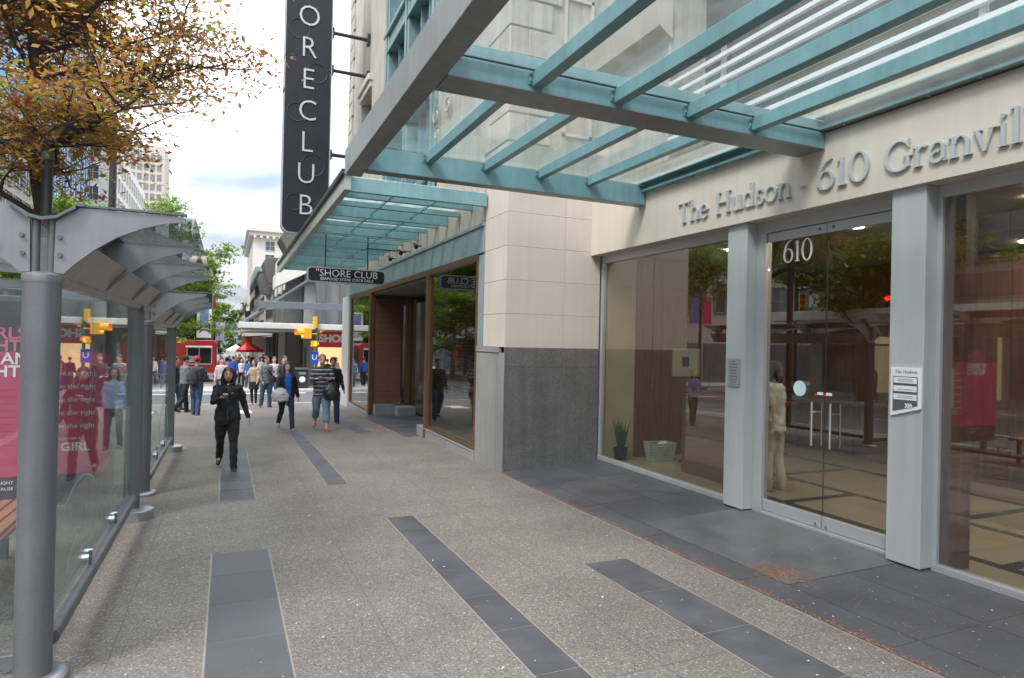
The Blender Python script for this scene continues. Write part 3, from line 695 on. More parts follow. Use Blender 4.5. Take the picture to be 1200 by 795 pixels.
for (a, b) in ((5.052, 7.798), (1.382, 4.718), (-2.3, 1.048)):
    lg = MB(); lg.box(5.46, 5.545, a, b, 4.12, 4.15); lg.box(5.52, 5.545, a, b, 4.15, 4.23); lg.box(5.40, 5.545, a, b, 4.222, 4.236)
    lg.build("ledger", M_TEAL, K)
    y = b-.25
    while y > a:
        MB().tube([(5.50, y, 4.10), (5.50, y, 4.123)], .016, 6).build("bolt", M_TEAL, K); y -= .42
edges = [1.46, XP[0], XP[1], XP[2], XP[3], 5.54]
pm = {}
for i in range(5):
    for (a, b, zg_) in ((5.0, 7.9, 4.243), (1.39, 4.71, 4.106), (-2.29, 1.04, 4.106)):
        x0, x1 = edges[i]+.006, edges[i+1]-.006
        bx("glass_panel", M_GCAN, x0, x1, a+.01, b-.01, zg_, zg_+.013, K)
        g = MB()
        g.box(x0-.004, x0+.012, a+.012, b-.012, zg_-.007, zg_-.001); g.box(x1-.012, x1+.004, a+.012, b-.012, zg_-.007, zg_-.001); g.box(x0+.02, x1-.02, b-.03, b-.014, zg_-.012, zg_-.001)
        g.build("gasket", M_BLACK, K)
for x in XP:      # bolted joint plates where the ribs meet the cross beams
    for (y, z) in ((7.797, 4.17), (4.717, 4.035)):
        pl_ = MB().box(x-.085, x-.053, y-.012, y, z-.045, z+.045).build("joint_plate", M_TEAL, K)
        for dz in (-.025, .025): MB().tube([(x-.069, y-.012, z+dz), (x-.069, y-.022, z+dz)], .009, 6).build("bolt", M_SHELD, pl_)
# ================================================================ shore club block
S = thing("shore_club_block", "pale stone corner building with granite base and bronze shop windows", "building", (4.01, 9.33, -.17))
YC = 9.33
# core volumes behind the cladding
bx("wall", M_JOINT, 4.06, 5.86, 9.37, 10.0, -.5, 4.5, S)
bx("wall", M_JOINT, 4.06, 4.6, 9.37, 10.55, -.5, 4.5, S)
bx("wall", M_DARK, 5.88, 13.2, 9.33, 9.6, -.5, 11, S)
# return face (towards the camera): dark granite below, limestone tiles above
rows = [-.22, 1.50, 1.81]
for i in range(2):
    for (a, b) in ((4.012, 5.06), (5.06, 5.74)):
        z0, z1 = rows[i]+.002, rows[i+1]-.002
        if i == 0: z0 = (gz(YC)-.06)
        bx("tile", M_GRAN, a+.002, b-.002, YC, YC+.04, z0, z1, S, bevel=.002)
zt = 1.81; k = 0
while zt < 4.5:
    for (a, b) in ((4.022, 5.06), (5.06, 5.74)): bx("tile", M_LIME, a+.002, b-.002, YC+.004, YC+.04, zt+.002, zt+.54-.002, S, bevel=.001)
    # street face
    bx("tile", M_LIME, 4.012, 4.056, YC+.006, 9.98, zt+.003, zt+.537, S, bevel=.002)
    if zt < 3.3 or True: bx("tile", M_LIME, 4.012, 4.056, 9.984, 10.28, zt+.003, zt+.537, S, bevel=.002)
    zt += .54
bx("stone_base", M_GRANL, 4.004, 4.056, YC+.002, 9.62, -.25, 1.72, S, bevel=.003); bx("stone_base", M_GRANL, 4.0, 4.056, 9.624, 10.55, -.25, 1.72, S, bevel=.003)
bx("ledge", M_GRANL, 3.985, 4.056, 9.55, 10.55, 1.72, 1.805, S, bevel=.006)
bx("stone_panel", M_BLUELINT, 4.008, 4.056, 10.285, 10.55, 1.81, 3.40, S)
# lintel
y = 10.285
for k in range(9):
    b = min(y+1.55, 24.4); bx("lintel_panel", M_BLUELINT, 3.995, 4.3, y+.003, b, 3.43, 3.88, S, bevel=.003); y = b
    if y >= 24.4: break
bx("lintel_lip", M_BLUELINT, 3.965, 4.3, 10.285, 24.4, 3.884, 3.94, S, bevel=.004)
y = 10.3
k = 0
while y < 24.4:
    bx("stone_block", M_LIME2, 3.99+(.03 if k % 2 else 0), 4.4, y+.004, min(y+.68, 24.4)-.004, 3.945, 4.5, S, bevel=.008); y += .68; k += 1
# bronze frames and glass
ZS = -.01
def shopwin(y0, y1, zs=ZS, zt=3.36):
    mb = MB(); mb.box(3.99, 4.07, y0, y0+.07, zs, zt); mb.box(3.99, 4.07, y1-.07, y1, zs, zt); mb.box(3.995, 4.07, y0+.07, y1-.07, zs, zs+.05)
    w = mb.build("window_frame", M_BRONZE, S, bevel=.004)
    bx("pane", M_GSTORE, 4.03, 4.042, y0+.07, y1-.07, zs+.05, zt, w)
    return w
shopwin(10.55, 13.55); shopwin(19.75, 23.2, -.35)
bx("frame_head", M_BRONZE, 3.97, 4.1, 10.55, 23.2, 3.30, 3.43, S, bevel=.005)
bx("mullion", M_BRONZE, 3.96, 4.11, 13.50, 13.66, -.28, 3.30, S, bevel=.005)
bx("mullion", M_BRONZE, 3.96, 4.11, 19.62, 19.78, -.38, 3.30, S, bevel=.005)
for (a, b, z) in ((10.55, 12.0, -.03), (12.003, 13.62, -.03), (19.70, 21.4, -.37), (21.403, 23.2, -.37)):
    bx("sill_stone", M_GRANL, 3.97, 4.3, a+.003, b-.003, -.9, z, S, bevel=.006)
MB().box(3.955, 3.972, 10.56, 13.6, -.035, -.015).build("sill_trim", M_ALU, S)
# recessed entry
bx("recess_soffit", mat("grey_soffit", (.22, .21, .2), .7), 4.1, 5.3, 13.6, 19.7, 3.25, 3.31, S)
w = bx("entry_frame", M_BRONZE, 5.2, 5.3, 13.66, 13.8, -.4, 3.25, S)
for (a, b) in ((13.8, 15.7), (15.76, 17.6), (17.66, 19.62)):
    bx("entry_glass", M_GSTORE, 5.24, 5.252, a, b, -.28, 3.2, S); bx("entry_mullion", M_BRONZE, 5.2, 5.3, b, b+.06, -.4, 3.25, S)
bx("entry_glass", M_GSTORE, 4.11, 5.2, 19.655, 19.667, -.12, 3.25, S)
bx("entry_mullion", M_BRONZE, 5.08, 5.2, 19.60, 19.70, -.4, 3.25, S); bx("entry_glass", M_GSTORE, 4.11, 5.2, 13.60, 13.612, -.1, 3.25, S)
bx("entry_base", M_GRANL, 4.11, 4.7, 19.35, 19.72, -.9, -.10, S, bevel=.008); bx("entry_base", M_GRANL, 4.7, 5.25, 18.9, 19.72, -.9, -.14, S, bevel=.008)
bx("entry_base", M_GRANL, 3.97, 4.25, 13.62, 14.2, -.9, -.02, S, bevel=.008)
# brown slat blinds behind the glass
sl = MB().box(0, .80, -.004, .004, 0, .032).mesh("slat", mat("shop_slats", (.30, .13, .075), .5, var=.2, scale=5, rnd=.1))
for k in range(62):
    o = inst("slat", sl, S, (4.13, 19.60, -.08+k*.052)); o.rotation_euler = (R(-30), 0, 0)
sl2 = MB().box(-.004, .004, 0, 2.8, 0, .024).mesh("slat", M_BLIND)
for k in range(40): o = inst("slat", sl2, S, (4.30, 10.62, .75+k*.065))
bx("back_wall", mat("store_back_wall", (.10, .075, .055), .8, var=.3), 7.5, 7.6, 10.0, 24.4, -.9, 4.4, S)
bx("store_floor", mat("store_floor", (.12, .09, .07), .4), 4.3, 7.5, 10.0, 24.4, -.9, -.45, S)
bx("store_ceiling", mat("grey_soffit", (1, 1, 1)), 4.3, 7.5, 10.0, 24.4, 3.44, 3.5, S)
# end pilaster
mb = MB(); mb.box(3.93, 4.4, 23.25, 24.6, -1.2, 3.40)
mb.build("corner_pilaster", mat("pale_pilaster", (.52, .52, .51), .6, var=.06), S, bevel=.02)
bx("wall", M_LIME2, 4.2, 13, 24.4, 24.6, -1.2, 15, S)
# upper floors
def upper(y0, y1, z0, z1, x=4.01, m=M_LIME2, name="wall"): return bx(name, m, x, x+.5, y0, y1, z0, z1, S, bevel=.01)
upper(9.33, 13.2, 4.5, 11.5)
z = 4.62; k = 0
while z < 11.3:      # rusticated corner blocks
    dd = .18 if k % 2 else 0
    bx("stone_block", M_LIME2, 3.975, 4.3, 9.30, 10.15+dd, z+.012, z+.44, S, bevel=.012)
    bx("stone_block", M_LIME2, 4.3, 4.9-dd, 9.29, 9.34, z+.012, z+.44, S, bevel=.012)
    z += .46; k += 1
bx("wall", M_LIME2, 4.5, 5.7, 9.335, 9.8, 4.5, 11.5, S)
for (z0, z1) in ((5.3, 7.6), (8.3, 10.6)):     # raised moulded panels on the return face
    mb = MB()
    for (a, b, c, d) in ((4.95, 5.5, z0, z0+.05), (4.95, 5.5, z1-.05, z1), (4.95, 5.0, z0, z1), (5.45, 5.5, z0, z1)): mb.box(a, b, 9.30, 9.335, c, d)
    mb.build("moulding", M_LIME, S)
M_COPP = mat("verdigris_metal", (.20, .31, .31), .5, streak=.2, var=.2, scale=3, metal=.1)
# verdigris bay with carved scrolls
bx("wall", M_LIME2, 4.05, 4.5, 18.2, 24.4, 4.5, 8.9, S); bx("wall", M_LIME2, 4.01, 4.5, 18.2, 20.4, 8.9, 14.5, S, bevel=.01)
bx("wall", M_LIME2, 4.01, 4.5, 22.1, 24.4, 8.9, 14.5, S, bevel=.01); bx("wall", M_LIME2, 4.25, 4.5, 20.4, 22.1, 8.9, 14.5, S)
bx("sill_block", M_LIME, 3.86, 4.3, 20.3, 22.2, 10.05, 10.25, S, bevel=.02); bx("sill_block", M_LIME, 3.93, 4.3, 20.35, 22.15, 9.85, 10.05, S, bevel=.02)
bx("window_recess", M_DARK, 4.2, 4.26, 20.7, 21.8, 7.4, 9.7, S)
z = 8.9; k = 0
while z < 14.4:
    bx("stone_block", M_LIME2, 3.95, 4.2, 23.55+(.12 if k % 2 else 0), 24.45, z+.015, z+.5, S, bevel=.02); z += .52; k += 1
for (a, b) in ((13.2, 13.6), (15.6, 15.95), (17.8, 18.2)):
    bx("bay_post", M_COPP, 3.93, 4.4, a, b, 4.5, 13, S, bevel=.02)
    bx("bay_post_fillet", M_COPP, 3.89, 3.93, a+.12, b-.12, 4.5, 13, S, bevel=.01)
for z in (4.9, 7.25, 9.9, 12.4):
    bx("bay_rail", M_COPP, 3.96, 4.4, 13.2, 18.2, z, z+.55, S, bevel=.02); bx("bay_moulding", M_COPP, 3.87, 3.965, 13.2, 18.2, z+.47, z+.6, S, bevel=.02); bx("bay_moulding", M_COPP, 3.9, 3.965, 13.2, 18.2, z-.03, z+.05, S, bevel=.02)
bx("bay_glass", M_GBLUE, 4.2, 4.25, 13.6, 17.8, 4.5, 13, S)
for y in (14.25, 14.95, 16.5, 17.15): bx("bay_mullion", M_COPP, 4.08, 4.22, y, y+.07, 4.5, 13, S)
mb = MB()
for (cy, cz, s) in ((13.1, 6.65, 1), (13.0, 6.25, .7), (12.3, 6.6, .8)):
    pts = [(3.93, cy+s*.05*(1+a*.35)*math.cos(a)*1.2, cz+s*.05*(1+a*.35)*math.sin(a)) for a in [i*.5 for i in range(18)]]
    mb.tube(pts, .018, 6)
mb.build("carved_scroll", M_LIME, S, smooth=True)
# ================================================================ ribbed canopy along the shop
K2 = thing("ribbed_canopy", "long teal ribbed canopy running above the shop windows", "canopy", (4, 17, 4.2))
e = bx("edge_beam", mat("pale_green_beam", (.34, .385, .35), .5, var=.1), 1.60, 1.70, 10.10, 24.2, 4.19, 4.42, K2, bevel=.004)
bx("edge_cap", M_BLACK, 1.55, 1.72, 10.06, 24.24, 4.424, 4.50, K2, bevel=.004)
for i in range(20):
    y = 10.16+i*.71
    zt = 4.41 if i % 3 == 0 else 4.34; zb_ = 4.19 if i % 3 == 0 else 4.25
    bx("rib", M_TEAL, 1.703, 3.985, y, y+.09, zb_, zt, K2, bevel=.003)
for i in range(19):
    y = 10.16+i*.71
    for (a, b) in ((1.71, 2.46), (2.47, 3.22), (3.23, 3.98)):
        bx("glass_panel", glass("frosted_canopy_glass", (.90, .95, .94), 1.45, dirt=.30, dcol=(.72, .80, .79), transl=.8), a, b, y+.05, y+.75, 4.424, 4.436, K2)
for x in (2.46, 3.22): bx("tie_bar", M_TEAL, x-.012, x+.012, 10.25, 24.1, 4.26, 4.30, K2)
# hanging shop sign
hs = thing("hanging_shop_sign", "dark oblong hanging sign reading shore club under the ribbed canopy", "sign", (2.47, 15, 3.3))
def rrect(x0, x1, z0, z1, r, n=6):
    P = []
    for (cx_, cz_, a0) in ((x1-r, z0+r, -90), (x1-r, z1-r, 0), (x0+r, z1-r, 90), (x0+r, z0+r, 180)):
        for i in range(n+1): a = R(a0+90*i/n); P.append((cx_+r*math.cos(a), cz_+r*math.sin(a)))
    return P
MB().prism(rrect(1.60, 3.36, 3.15, 3.50, .09), 'Y', 15.0, 15.12).build("frame", mat("sign_rim", (.42, .42, .44), .4), hs)
MB().prism(rrect(1.63, 3.33, 3.18, 3.47, .075), 'Y', 14.99, 15.0).build("face", M_NAVY, hs)
text_chars("letter", "\"SHORE CLUB", .225, M_WHITE, (2.48, 14.987, 3.36), ROT_NY, hs, .003, off=-.002)
text_chars("letter", "SEAFOOD STEAK COCKTAILS", .088, M_WHITE, (2.48, 14.987, 3.232), ROT_NY, hs, .003, sx=1.02)
for x in (2.0, 2.95): MB().tube([(x, 15.06, 3.5), (x, 15.06, 4.26)], .014, 8).build("rod", M_BLACK, hs)
MB().tube([(2.9, 15.06, 4.0), (3.98, 15.06, 4.0)], .012, 8).build("bracket_arm", M_BLACK, hs)
def spot(y, z, lab):
    t = thing("wall_spotlight", lab, "lamp", (3.9, y, z))
    MB().tube([(3.99, y, z), (3.85, y, z)], .015, 8).build("arm", M_BLACK, t)
    MB().tube([(3.84, y-.12, z-.05), (3.84, y+.06, z+.05)], [.05, .035], 12).build("housing", M_BLACK, t)
    return t
spot(14.2, 4.03, "black spotlight on the stone band nearest the camera end of the ribbed canopy")
spot(15.6, 4.05, "black spotlight on the stone band just above the hanging shop sign")
spot(16.7, 4.02, "farthest black spotlight on the stone band beyond the hanging sign")
# tall blade sign
bs = thing("blade_sign", "tall dark vertical sign with white shoreclub letters fixed to the corner", "sign", (2.15, 21, 5.1))
MB().prism(rrect(1.42, 2.86, 5.13, 14.8, .28, 8), 'Y', 21.0, 21.32).build("cabinet", mat("sign_rim_pale", (.42, .43, .46), .4), bs)
MB().prism(rrect(1.46, 2.82, 5.17, 14.76, .26, 8), 'Y', 20.985, 21.0).build("face", M_NAVY, bs)
for i, ch in enumerate("BULCEROHS"):
    text("letter", ch, .93, mat("sign_letter_white", (.50, .50, .53), .5), (2.14, 20.965, 6.0+i*.985), ROT_NY, bs, .012, off=-.012, sx=.92)
mring = mat("sign_ring", (.045, .047, .056), .3)
for (x, z, r) in ((1.82, 6.1, .25), (2.35, 7.3, .34), (1.82, 8.9, .28), (2.4, 10.2, .3), (1.85, 11.5, .3)):
    MB().tube([(x+r*math.cos(a), 20.978, z+r*math.sin(a)) for a in [i*.2618 for i in range(25)]], .014, 5).build("ring_ornament", mring, bs)
for z in (7.75, 10.45, 11.65):
    mb = MB().tube([(2.84, 21.15, z), (4.06, 21.15, z)], .06, 8); mb.box(2.8, 2.92, 21.04, 21.26, z-.14, z+.14); mb.box(3.96, 4.06, 21.02, 21.28, z-.16, z+.16)
    mb.build("bracket", M_BLACK, bs)
# ================================================================ shelters
def shelter(y0, y1, dz, label, near):
    T = thing("transit_shelter", label, "shelter", (-.96, y0, gz(y0)), group="glass transit shelters along the kerb")
    X = -.96; g0 = gz(y0); zt = 2.235+dz
    p = MB().tube([(X, y0, g0), (X, y0, zt-.05)], .0915, 28).build("post", M_SHEL, T, smooth=True)
    MB().lathe([(.0925, 0), (.097, .012), (.097, .045), (.05, .06)], (X, y0, zt-.06), 24).build("collar", M_SHELC, p, smooth=True)
    MB().lathe([(.17, -.02), (.17, .035), (.155, .05), (.10, .055)], (X, y0, g0), 28).build("foot", M_SHELC, p, smooth=True)
    mb = MB()
    for x in (X-.035, X+.04): mb.tube([(x, y0, zt-.02), (x, y0, zt+.30)], .022, 10)
    mb.build("twin_rod", M_SHELD, T, smooth=True)
    # curved roof fins
    right = [(-.905, 0), (-.86, -.005), (-.80, .06), (-.71, .145), (-.60, .225), (-.48, .285), (-.36, .325), (-.27, .345), (-.26, .372), (-.78, .378), (-.82, .365), (-.86, .325), (-.90, .29)]
    left = [(-1.015, 0), (-1.06, -.005), (-1.12, .05), (-1.22, .12), (-1.42, .2), (-1.75, .27), (-2.1, .31), (-2.55, .335), (-2.56, .37), (-1.16, .375), (-1.11, .36), (-1.06, .32), (-1.02, .29)]
    fins = [y0-.02] + [y0+1.47*(k+1) for k in range(3)]
    fr = MB().prism([(a, b+zt) for a, b in right], 'Y', 0, .022)
    fl = MB().prism([(a, b+zt) for a, b in left], 'Y', 0, .022)
    flip = lambda mb: mb
    mr_, ml_ = fr.mesh("roof_fin", M_FIN), fl.mesh("roof_fin", M_FIN)
    for k, y in enumerate(fins):
        for me in (mr_, ml_):
            o = inst("roof_fin", me, T, (0, y, 0))
    for (x, z) in ((-.875, .10), (-.878, .2), (-1.05, .10), (-1.055, .2)):
        MB().tube([(x, y0-.035, zt+z), (x, y0-.018, zt+z)], .012, 10).build("bolt", M_SHELD, T)
    MB().tube([(-1.22, y0-.04, zt+.16), (-1.22, y0-.018, zt+.16)], .05, 20).build("round_cap", M_SHELC, T)
    yE = fins[-1]+.35
    # saddle gutter between the two wings and front gutter
    sad = [(-.80, .378), (-.84, .352), (-.89, .315), (-.96, .30), (-1.03, .315), (-1.08, .352), (-1.12, .378)]
    v = []; f = []
    for i, (a, b) in enumerate(sad):
        for y in (y0-.06, yE): v.append((a, y, zt+b+.006)); 
    for i, (a, b) in enumerate(sad):
        for y in (y0-.06, yE): v.append((a, y, zt+b-.012))
    n = len(sad)*2
    for i in range(len(sad)-1):
        f.append((2*i, 2*i+1, 2*i+3, 2*i+2)); f.append((n+2*i, n+2*i+2, n+2*i+3, n+2*i+1)); f.append((2*i, 2*i+2, n+2*i+2, n+2*i)); f.append((2*i+1, n+2*i+1, n+2*i+3, 2*i+3))
    me = bpy.data.meshes.new("saddle"); me.from_pydata(v, [], f); me.materials.append(M_SHELD); link(bpy.data.objects.new("gutter_saddle", me), T)
    # curved soffit skin between fins
    prof = [(-.885, -.03), (-.87, .0), (-.83, .06), (-.78, .12), (-.735, .17)]
    v = []; f = []
    for (a, b) in prof:
        for y in (y0+.002, yE): v.append((a, y, zt+b)); v.append((a-.012, y, zt+b+.006))
    for i in range(len(prof)-1):
        a = 4*i; f += [(a, a+4, a+6, a+2), (a+1, a+3, a+7, a+5), (a, a+1, a+5, a+4), (a+2, a+6, a+7, a+3)]
    me = bpy.data.meshes.new("soffit"); me.from_pydata(v, [], f); me.materials.append(M_UNDER); link(bpy.data.objects.new("soffit_skin", me), T)
    MB().tube([(-.90, y0+.06, zt-.035), (-.90, yE, zt-.035)], .03, 12).build("gutter_rail", M_UNDER, T, smooth=True)
    # roof glass
    bays = list(zip(fins, fins[1:]+[yE]))
    for (a, b) in bays:
        MB().prism([(-.74, zt+.380), (-.20, zt+.382), (-.19, zt+.37), (-.74, zt+.368)], 'Y', a+.03, b-.01).build("roof_pane", M_GSHEL, T)
        MB().prism([(-1.16, zt+.380), (-2.62, zt+.376), (-2.62, zt+.364), (-1.16, zt+.368)], 'Y', a+.03, b-.01).build("roof_pane", M_GSHEL, T)
    for y in fins: bx("glass_bar", M_SHELD, -.80, -.24, y-.012, y+.034, zt+.384, zt+.396, T)
    bx("roof_edge", M_SHELD, -.80, -.76, y0-.05, yE, zt+.383, zt+.40, T)
    # glazed screen
    ym = y0+3.78; gm = gz(ym)
    bx("mullion", M_SHELD, -.955, -.85, ym-.035, ym+.035, gm+.1, zt-.03, T, bevel=.004)
    MB().lathe([(.19, -.02), (.19, .10), (.16, .115), (.05, .12)], (-.90, ym+.02, gm), 24).build("mullion_foot", M_SHELC, T, smooth=True)
    MB().tube([(-.90, y0+.11, gz(y0)+.20), (-.90, ym-.04, gm+.24)], .043, 14).build("bottom_rail", M_SHEL, T, smooth=True)
    yy = y0+.14; st = (ym-yy-.05)/3
    for k in range(3):
        a = yy+k*st; b = a+st-.012
        g = MB(); z0, z1 = gz(a)+.27, gz(b)+.27; x0, x1 = -.936, -.926
        g.v = [(x0, a, z0), (x1, a, z0), (x1, b, z1), (x0, b, z1), (x0, a, zt-.06), (x1, a, zt-.06), (x1, b, zt-.06), (x0, b, zt-.06)]
        g.f = [(0, 3, 2, 1), (4, 5, 6, 7), (0, 1, 5, 4), (1, 2, 6, 5), (2, 3, 7, 6), (3, 0, 4, 7)]; g.m = [0]*6
        g.build("screen_pane", M_GSHEL, T)
        if k < 2:
            for z in (z1+.06,):
                for s in (-.07, .07):
                    MB().tube([(-.955, b+s, z), (-.905, b+s, z)], .027, 14).build("clamp", M_CHROME, T, smooth=True)
                MB().tube([(-.91, b, z-.08), (-.91, b, z+.03)], .012, 8).build("clamp_arm", M_SHELD, T)
    # frosted arcs etched on the glass
    mb = MB()
    fro = glass("etched_glass", (.72, .75, .75), 1.4, rough=.4, dirt=.3)
    for k in range(2):
        c = y0+1.0+k*1.5
        for r in (.42, .9):
            pr = [( -.924, c+r*math.cos(a), gz(c)+.30+r*.75*math.sin(a)) for a in [math.pi*i/20 for i in range(21)]]
            mb.tube(pr, [(.0012, .007)]*21, 4)
    mb.build("etched_arc", fro, T)
    # end screen (faces along the pavement) and back post
    MB().box(-2.35, -1.06, y0+.05, y0+.06, g0+.18, zt-.04).build("end_pane", M_GSHEL, T)
    bx("end_rail", M_SHEL, -2.42, -1.05, y0+.03, y0+.08, g0+.08, g0+.16, T, bevel=.004)
    bx("end_rail", M_SHELD, -2.42, -1.05, y0+.035, y0+.075, zt-.09, zt-.05, T)
    MB().tube([(-2.42, y0+.05, g0), (-2.42, y0+.05, zt+.32)], .05, 14).build("rear_post", M_SHEL, T, smooth=True)
    MB().tube([(-2.42, yE-.3, gz(yE)), (-2.42, yE-.3, zt+.32)], .05, 14).build("rear_post", M_SHEL, T, smooth=True)
    return T
shelter(4.39, 8.2, 0, "nearest glass bus shelter with thick grey post and curved fin roof", True)
shelter(9.45, 13.2, -.16, "second glass bus shelter just beyond the nearest one", False)
# poster cabinet
A = thing("poster_cabinet", "magenta and black poster case at the far end of the nearest shelter", "poster", (-1.95, 8.0, gz(8)))
bx("case", M_SHELD, -2.85, -1.10, 8.02, 8.14, .10, 2.26, A, bevel=.008)
bx("print", M_PDARK, -2.80, -1.14, 8.008, 8.018, .14, 2.20, A); bx("colour_field", M_MAG, -2.80, -1.14, 8.002, 8.007, .42, 1.69, A)
bx("case_leg", M_SHELD, -2.6, -2.5, 8.04, 8.12, -.16, .10, A); bx("case_leg", M_SHELD, -1.45, -1.35, 8.04, 8.12, -.16, .10, A)
for i, (s, m) in enumerate((("GIRLS'", M_PINKL), ("RIGHTS", M_PINKL), ("ARE", M_WHITE), ("HUMAN", M_WHITE), ("RIGHTS", M_WHITE))):
    if s == "ARE": continue
    z = {0: 1.87, 1: 1.745, 3: 1.615, 4: 1.485}[i]
    text("headline", s, .165, m, (-1.84, 7.999, z), ROT_NY, A, .001, align='RIGHT', off=.003)
for i in range(5): text("line", "have the right", .072, M_WHITE, (-1.66, 7.999, 1.47-.137*i), ROT_NY, A, .001, align='LEFT')
text("line", "BECAUSE I AM A", .038, M_WHITE, (-1.66, 7.999, .79), ROT_NY, A, .001, align='LEFT')
text("headline", "GIRL", .125, M_WHITE, (-1.56, 7.999, .70), ROT_NY, A, .001, align='LEFT', off=.002)
for i in range(9): bx("text_line", mat("thin_ink", (.3, .02, .08), .5), -2.7, -1.95, 7.9995, 8.0005, 1.30-.07*i, 1.306-.07*i, A)
text("line", "A GIRL'S RIGHT", .045, M_WHITE, (-1.95, 7.999, .36), ROT_NY, A, .001, align='RIGHT'); text("line", "BECAUSE", .045, M_WHITE, (-1.95, 7.999, .30), ROT_NY, A, .001, align='RIGHT')
# bench
B = thing("shelter_bench", "orange wood slat bench on grey frame inside the nearest shelter", "bench", (-1.7, 6.2, gz(6)))
for k in range(5): bx("seat_slat", M_BENCH, -2.05+k*.105, -1.96+k*.105, 5.2, 7.2, .34, .365, B, bevel=.006)
for y in (5.35, 7.0):
    mb = MB().box(-2.08, -1.5, y, y+.06, .29, .34); mb.box(-1.82, -1.74, y, y+.06, -.13, .29); mb.build("support", M_SHEL, B, bevel=.006)
MB().tube([(-1.50, 5.1, .35), (-1.50, 7.3, .35)], .02, 8).build("front_rail", M_CHROME, B)

# ================================================================ lamp posts, signals
lp = thing("lamp_post", "slim dark pole with a sideways arm standing behind the nearest shelter", "lamp post", (-2.9, 13.4, gz(13.4)))
MB().tube([(-2.9, 13.4, gz(13.4)), (-2.9, 13.4, 5.2)], .085, 16).build("pole", M_BLACK, lp, smooth=True)
MB().tube([(-2.9, 13.4, 4.93), (-4.2, 13.2, 5.22), (-5.6, 13.0, 5.5)], [.05, .045, .035], 10).build("arm", M_BLACK, lp, smooth=True)
MB().tube([(-2.9, 13.4, 4.86), (-2.9, 13.4, 5.0)], .10, 16).build("clamp", M_SHELD, lp)
MB().sphere((-5.7, 13.0, 5.45), (.28, .13, .07), 12).build("lantern", M_SHELC, lp, smooth=True)
lp = thing("lamp_post", "tall dark street lamp behind the copper leaved tree", "lamp post", (-4.0, 25, gz(25)))
lp.location = (-3.6, 25, gz(25))
MB().tube([(-3.6, 25, gz(25)), (-3.6, 25, 9.2)], [.15, .10], 14).build("pole", M_BLACK, lp, smooth=True)
MB().tube([(-3.6, 25, 9.1), (-4.0, 25, 9.9), (-5.0, 25, 10.3), (-6.2, 25, 10.2)], .05, 8).build("arm", M_BLACK, lp, smooth=True)
MB().sphere((-6.4, 25, 10.15), (.35, .15, .08), 12).build("lantern", M_SHELC, lp, smooth=True)
LENS = {'r': mat("red_lens", (.5, .02, .01), .3, emit=(1, .05, .02), es=1.6), 'a': mat("amber_lens", (.25, .12, .01), .3), 'g': mat("green_lens", (.02, .14, .07), .3), 'G': mat("lit_green_lens", (.05, .5, .25), .3, emit=(.1, 1, .5), es=1.6), 'h': mat("hand_lens", (.7, .15, .03), .4, emit=(1, .25, .03), es=1.4)}
def head(T, x, y, z, face, lit='r', n=3, s=1.):
    """signal head, face = unit xy direction the lenses look"""
    fx, fy = face; sx_, sy_ = -fy, fx
    h = .34*n*s
    o = MB().obox((x, y, z), (fx*.11*s, fy*.11*s, 0), (sx_*.17*s, sy_*.17*s, 0), (0, 0, h/2)).build("signal_housing", M_YEL, T, bevel=.02)
    for i in range(n):
        zz = z+h/2-.17*s-.34*s*i; c = 'rag'[i] if n == 3 else 'h'
        key = ('r' if (lit == 'r' and i == 0) else 'G' if (lit == 'g' and i == 2) else c if c != 'r' else 'a')
        if n < 3: key = 'h'
        MB().tube([(x+fx*.10*s, y+fy*.10*s, zz), (x+fx*.13*s, y+fy*.13*s, zz)], .125*s, 16).build("lens", LENS[key], o)
        v = MB(); b = 0; N = 10; P = []
        for q, dd in enumerate((.11, .33)):
            for j in range(N+1):
                a = math.pi*(-.12+1.24*j/N); P.append((x+fx*dd*s+sx_*math.cos(a)*.145*s, y+fy*dd*s+sy_*math.cos(a)*.145*s, zz+math.sin(a)*.145*s))
                P.append((x+fx*dd*s+sx_*math.cos(a)*.155*s, y+fy*dd*s+sy_*math.cos(a)*.155*s, zz+math.sin(a)*.155*s))
        M_ = 2*(N+1)
        for j in range(N):
            a = 2*j; v.f += [(a, a+2, M_+a+2, M_+a), (a+1, M_+a+1, M_+a+3, a+3), (a, a+1, a+3, a+2), (M_+a, M_+a+2, M_+a+3, M_+a+1)]; v.m += [0]*4
        v.v = P; v.build("visor", M_YEL, o)
    return o
def sigpole(x, y, zt, label, m=M_GREENP, r=.075):
    T = thing("traffic_signal", label, "traffic light", (x, y, gz(y)))
    MB().tube([(x, y, gz(y)-.1), (x, y, zt)], r, 14).build("pole", m, T, smooth=True); return T
t1 = sigpole(4.62, 37.6, 3.05, "yellow traffic signal on green pole at the corner below the shop sign")
head(t1, 4.50, 37.45, 2.75, (-.2, 1), 'g', s=.62); head(t1, 4.02, 37.3, 2.12, (-.97, -.25), n=1, s=1.75); head(t1, 4.42, 37.2, 1.55, (.4, -.9), n=1, s=.95); head(t1, 4.80, 37.75, 2.3, (.9, .3), n=1, s=.8)
MB().tube([(4.62, 37.55, 2.1), (4.0, 37.35, 2.1)], .03, 8).build("bracket", M_YEL, t1)
MB().obox((4.5, 37.47, .75), (.22, 0, 0), (0, .015, 0), (0, 0, .34)).build("blue_panel", mat("blue_sign", (.02, .07, .42), .4), t1); text("lettering", "U", .42, M_WHITE, (4.5, 37.45, .78), ROT_NY, t1, .003)
t2 = sigpole(-3.0, 25.3, 4.3, "signal pole with green street name sign at the near kerb corner", M_BLACK, .06)
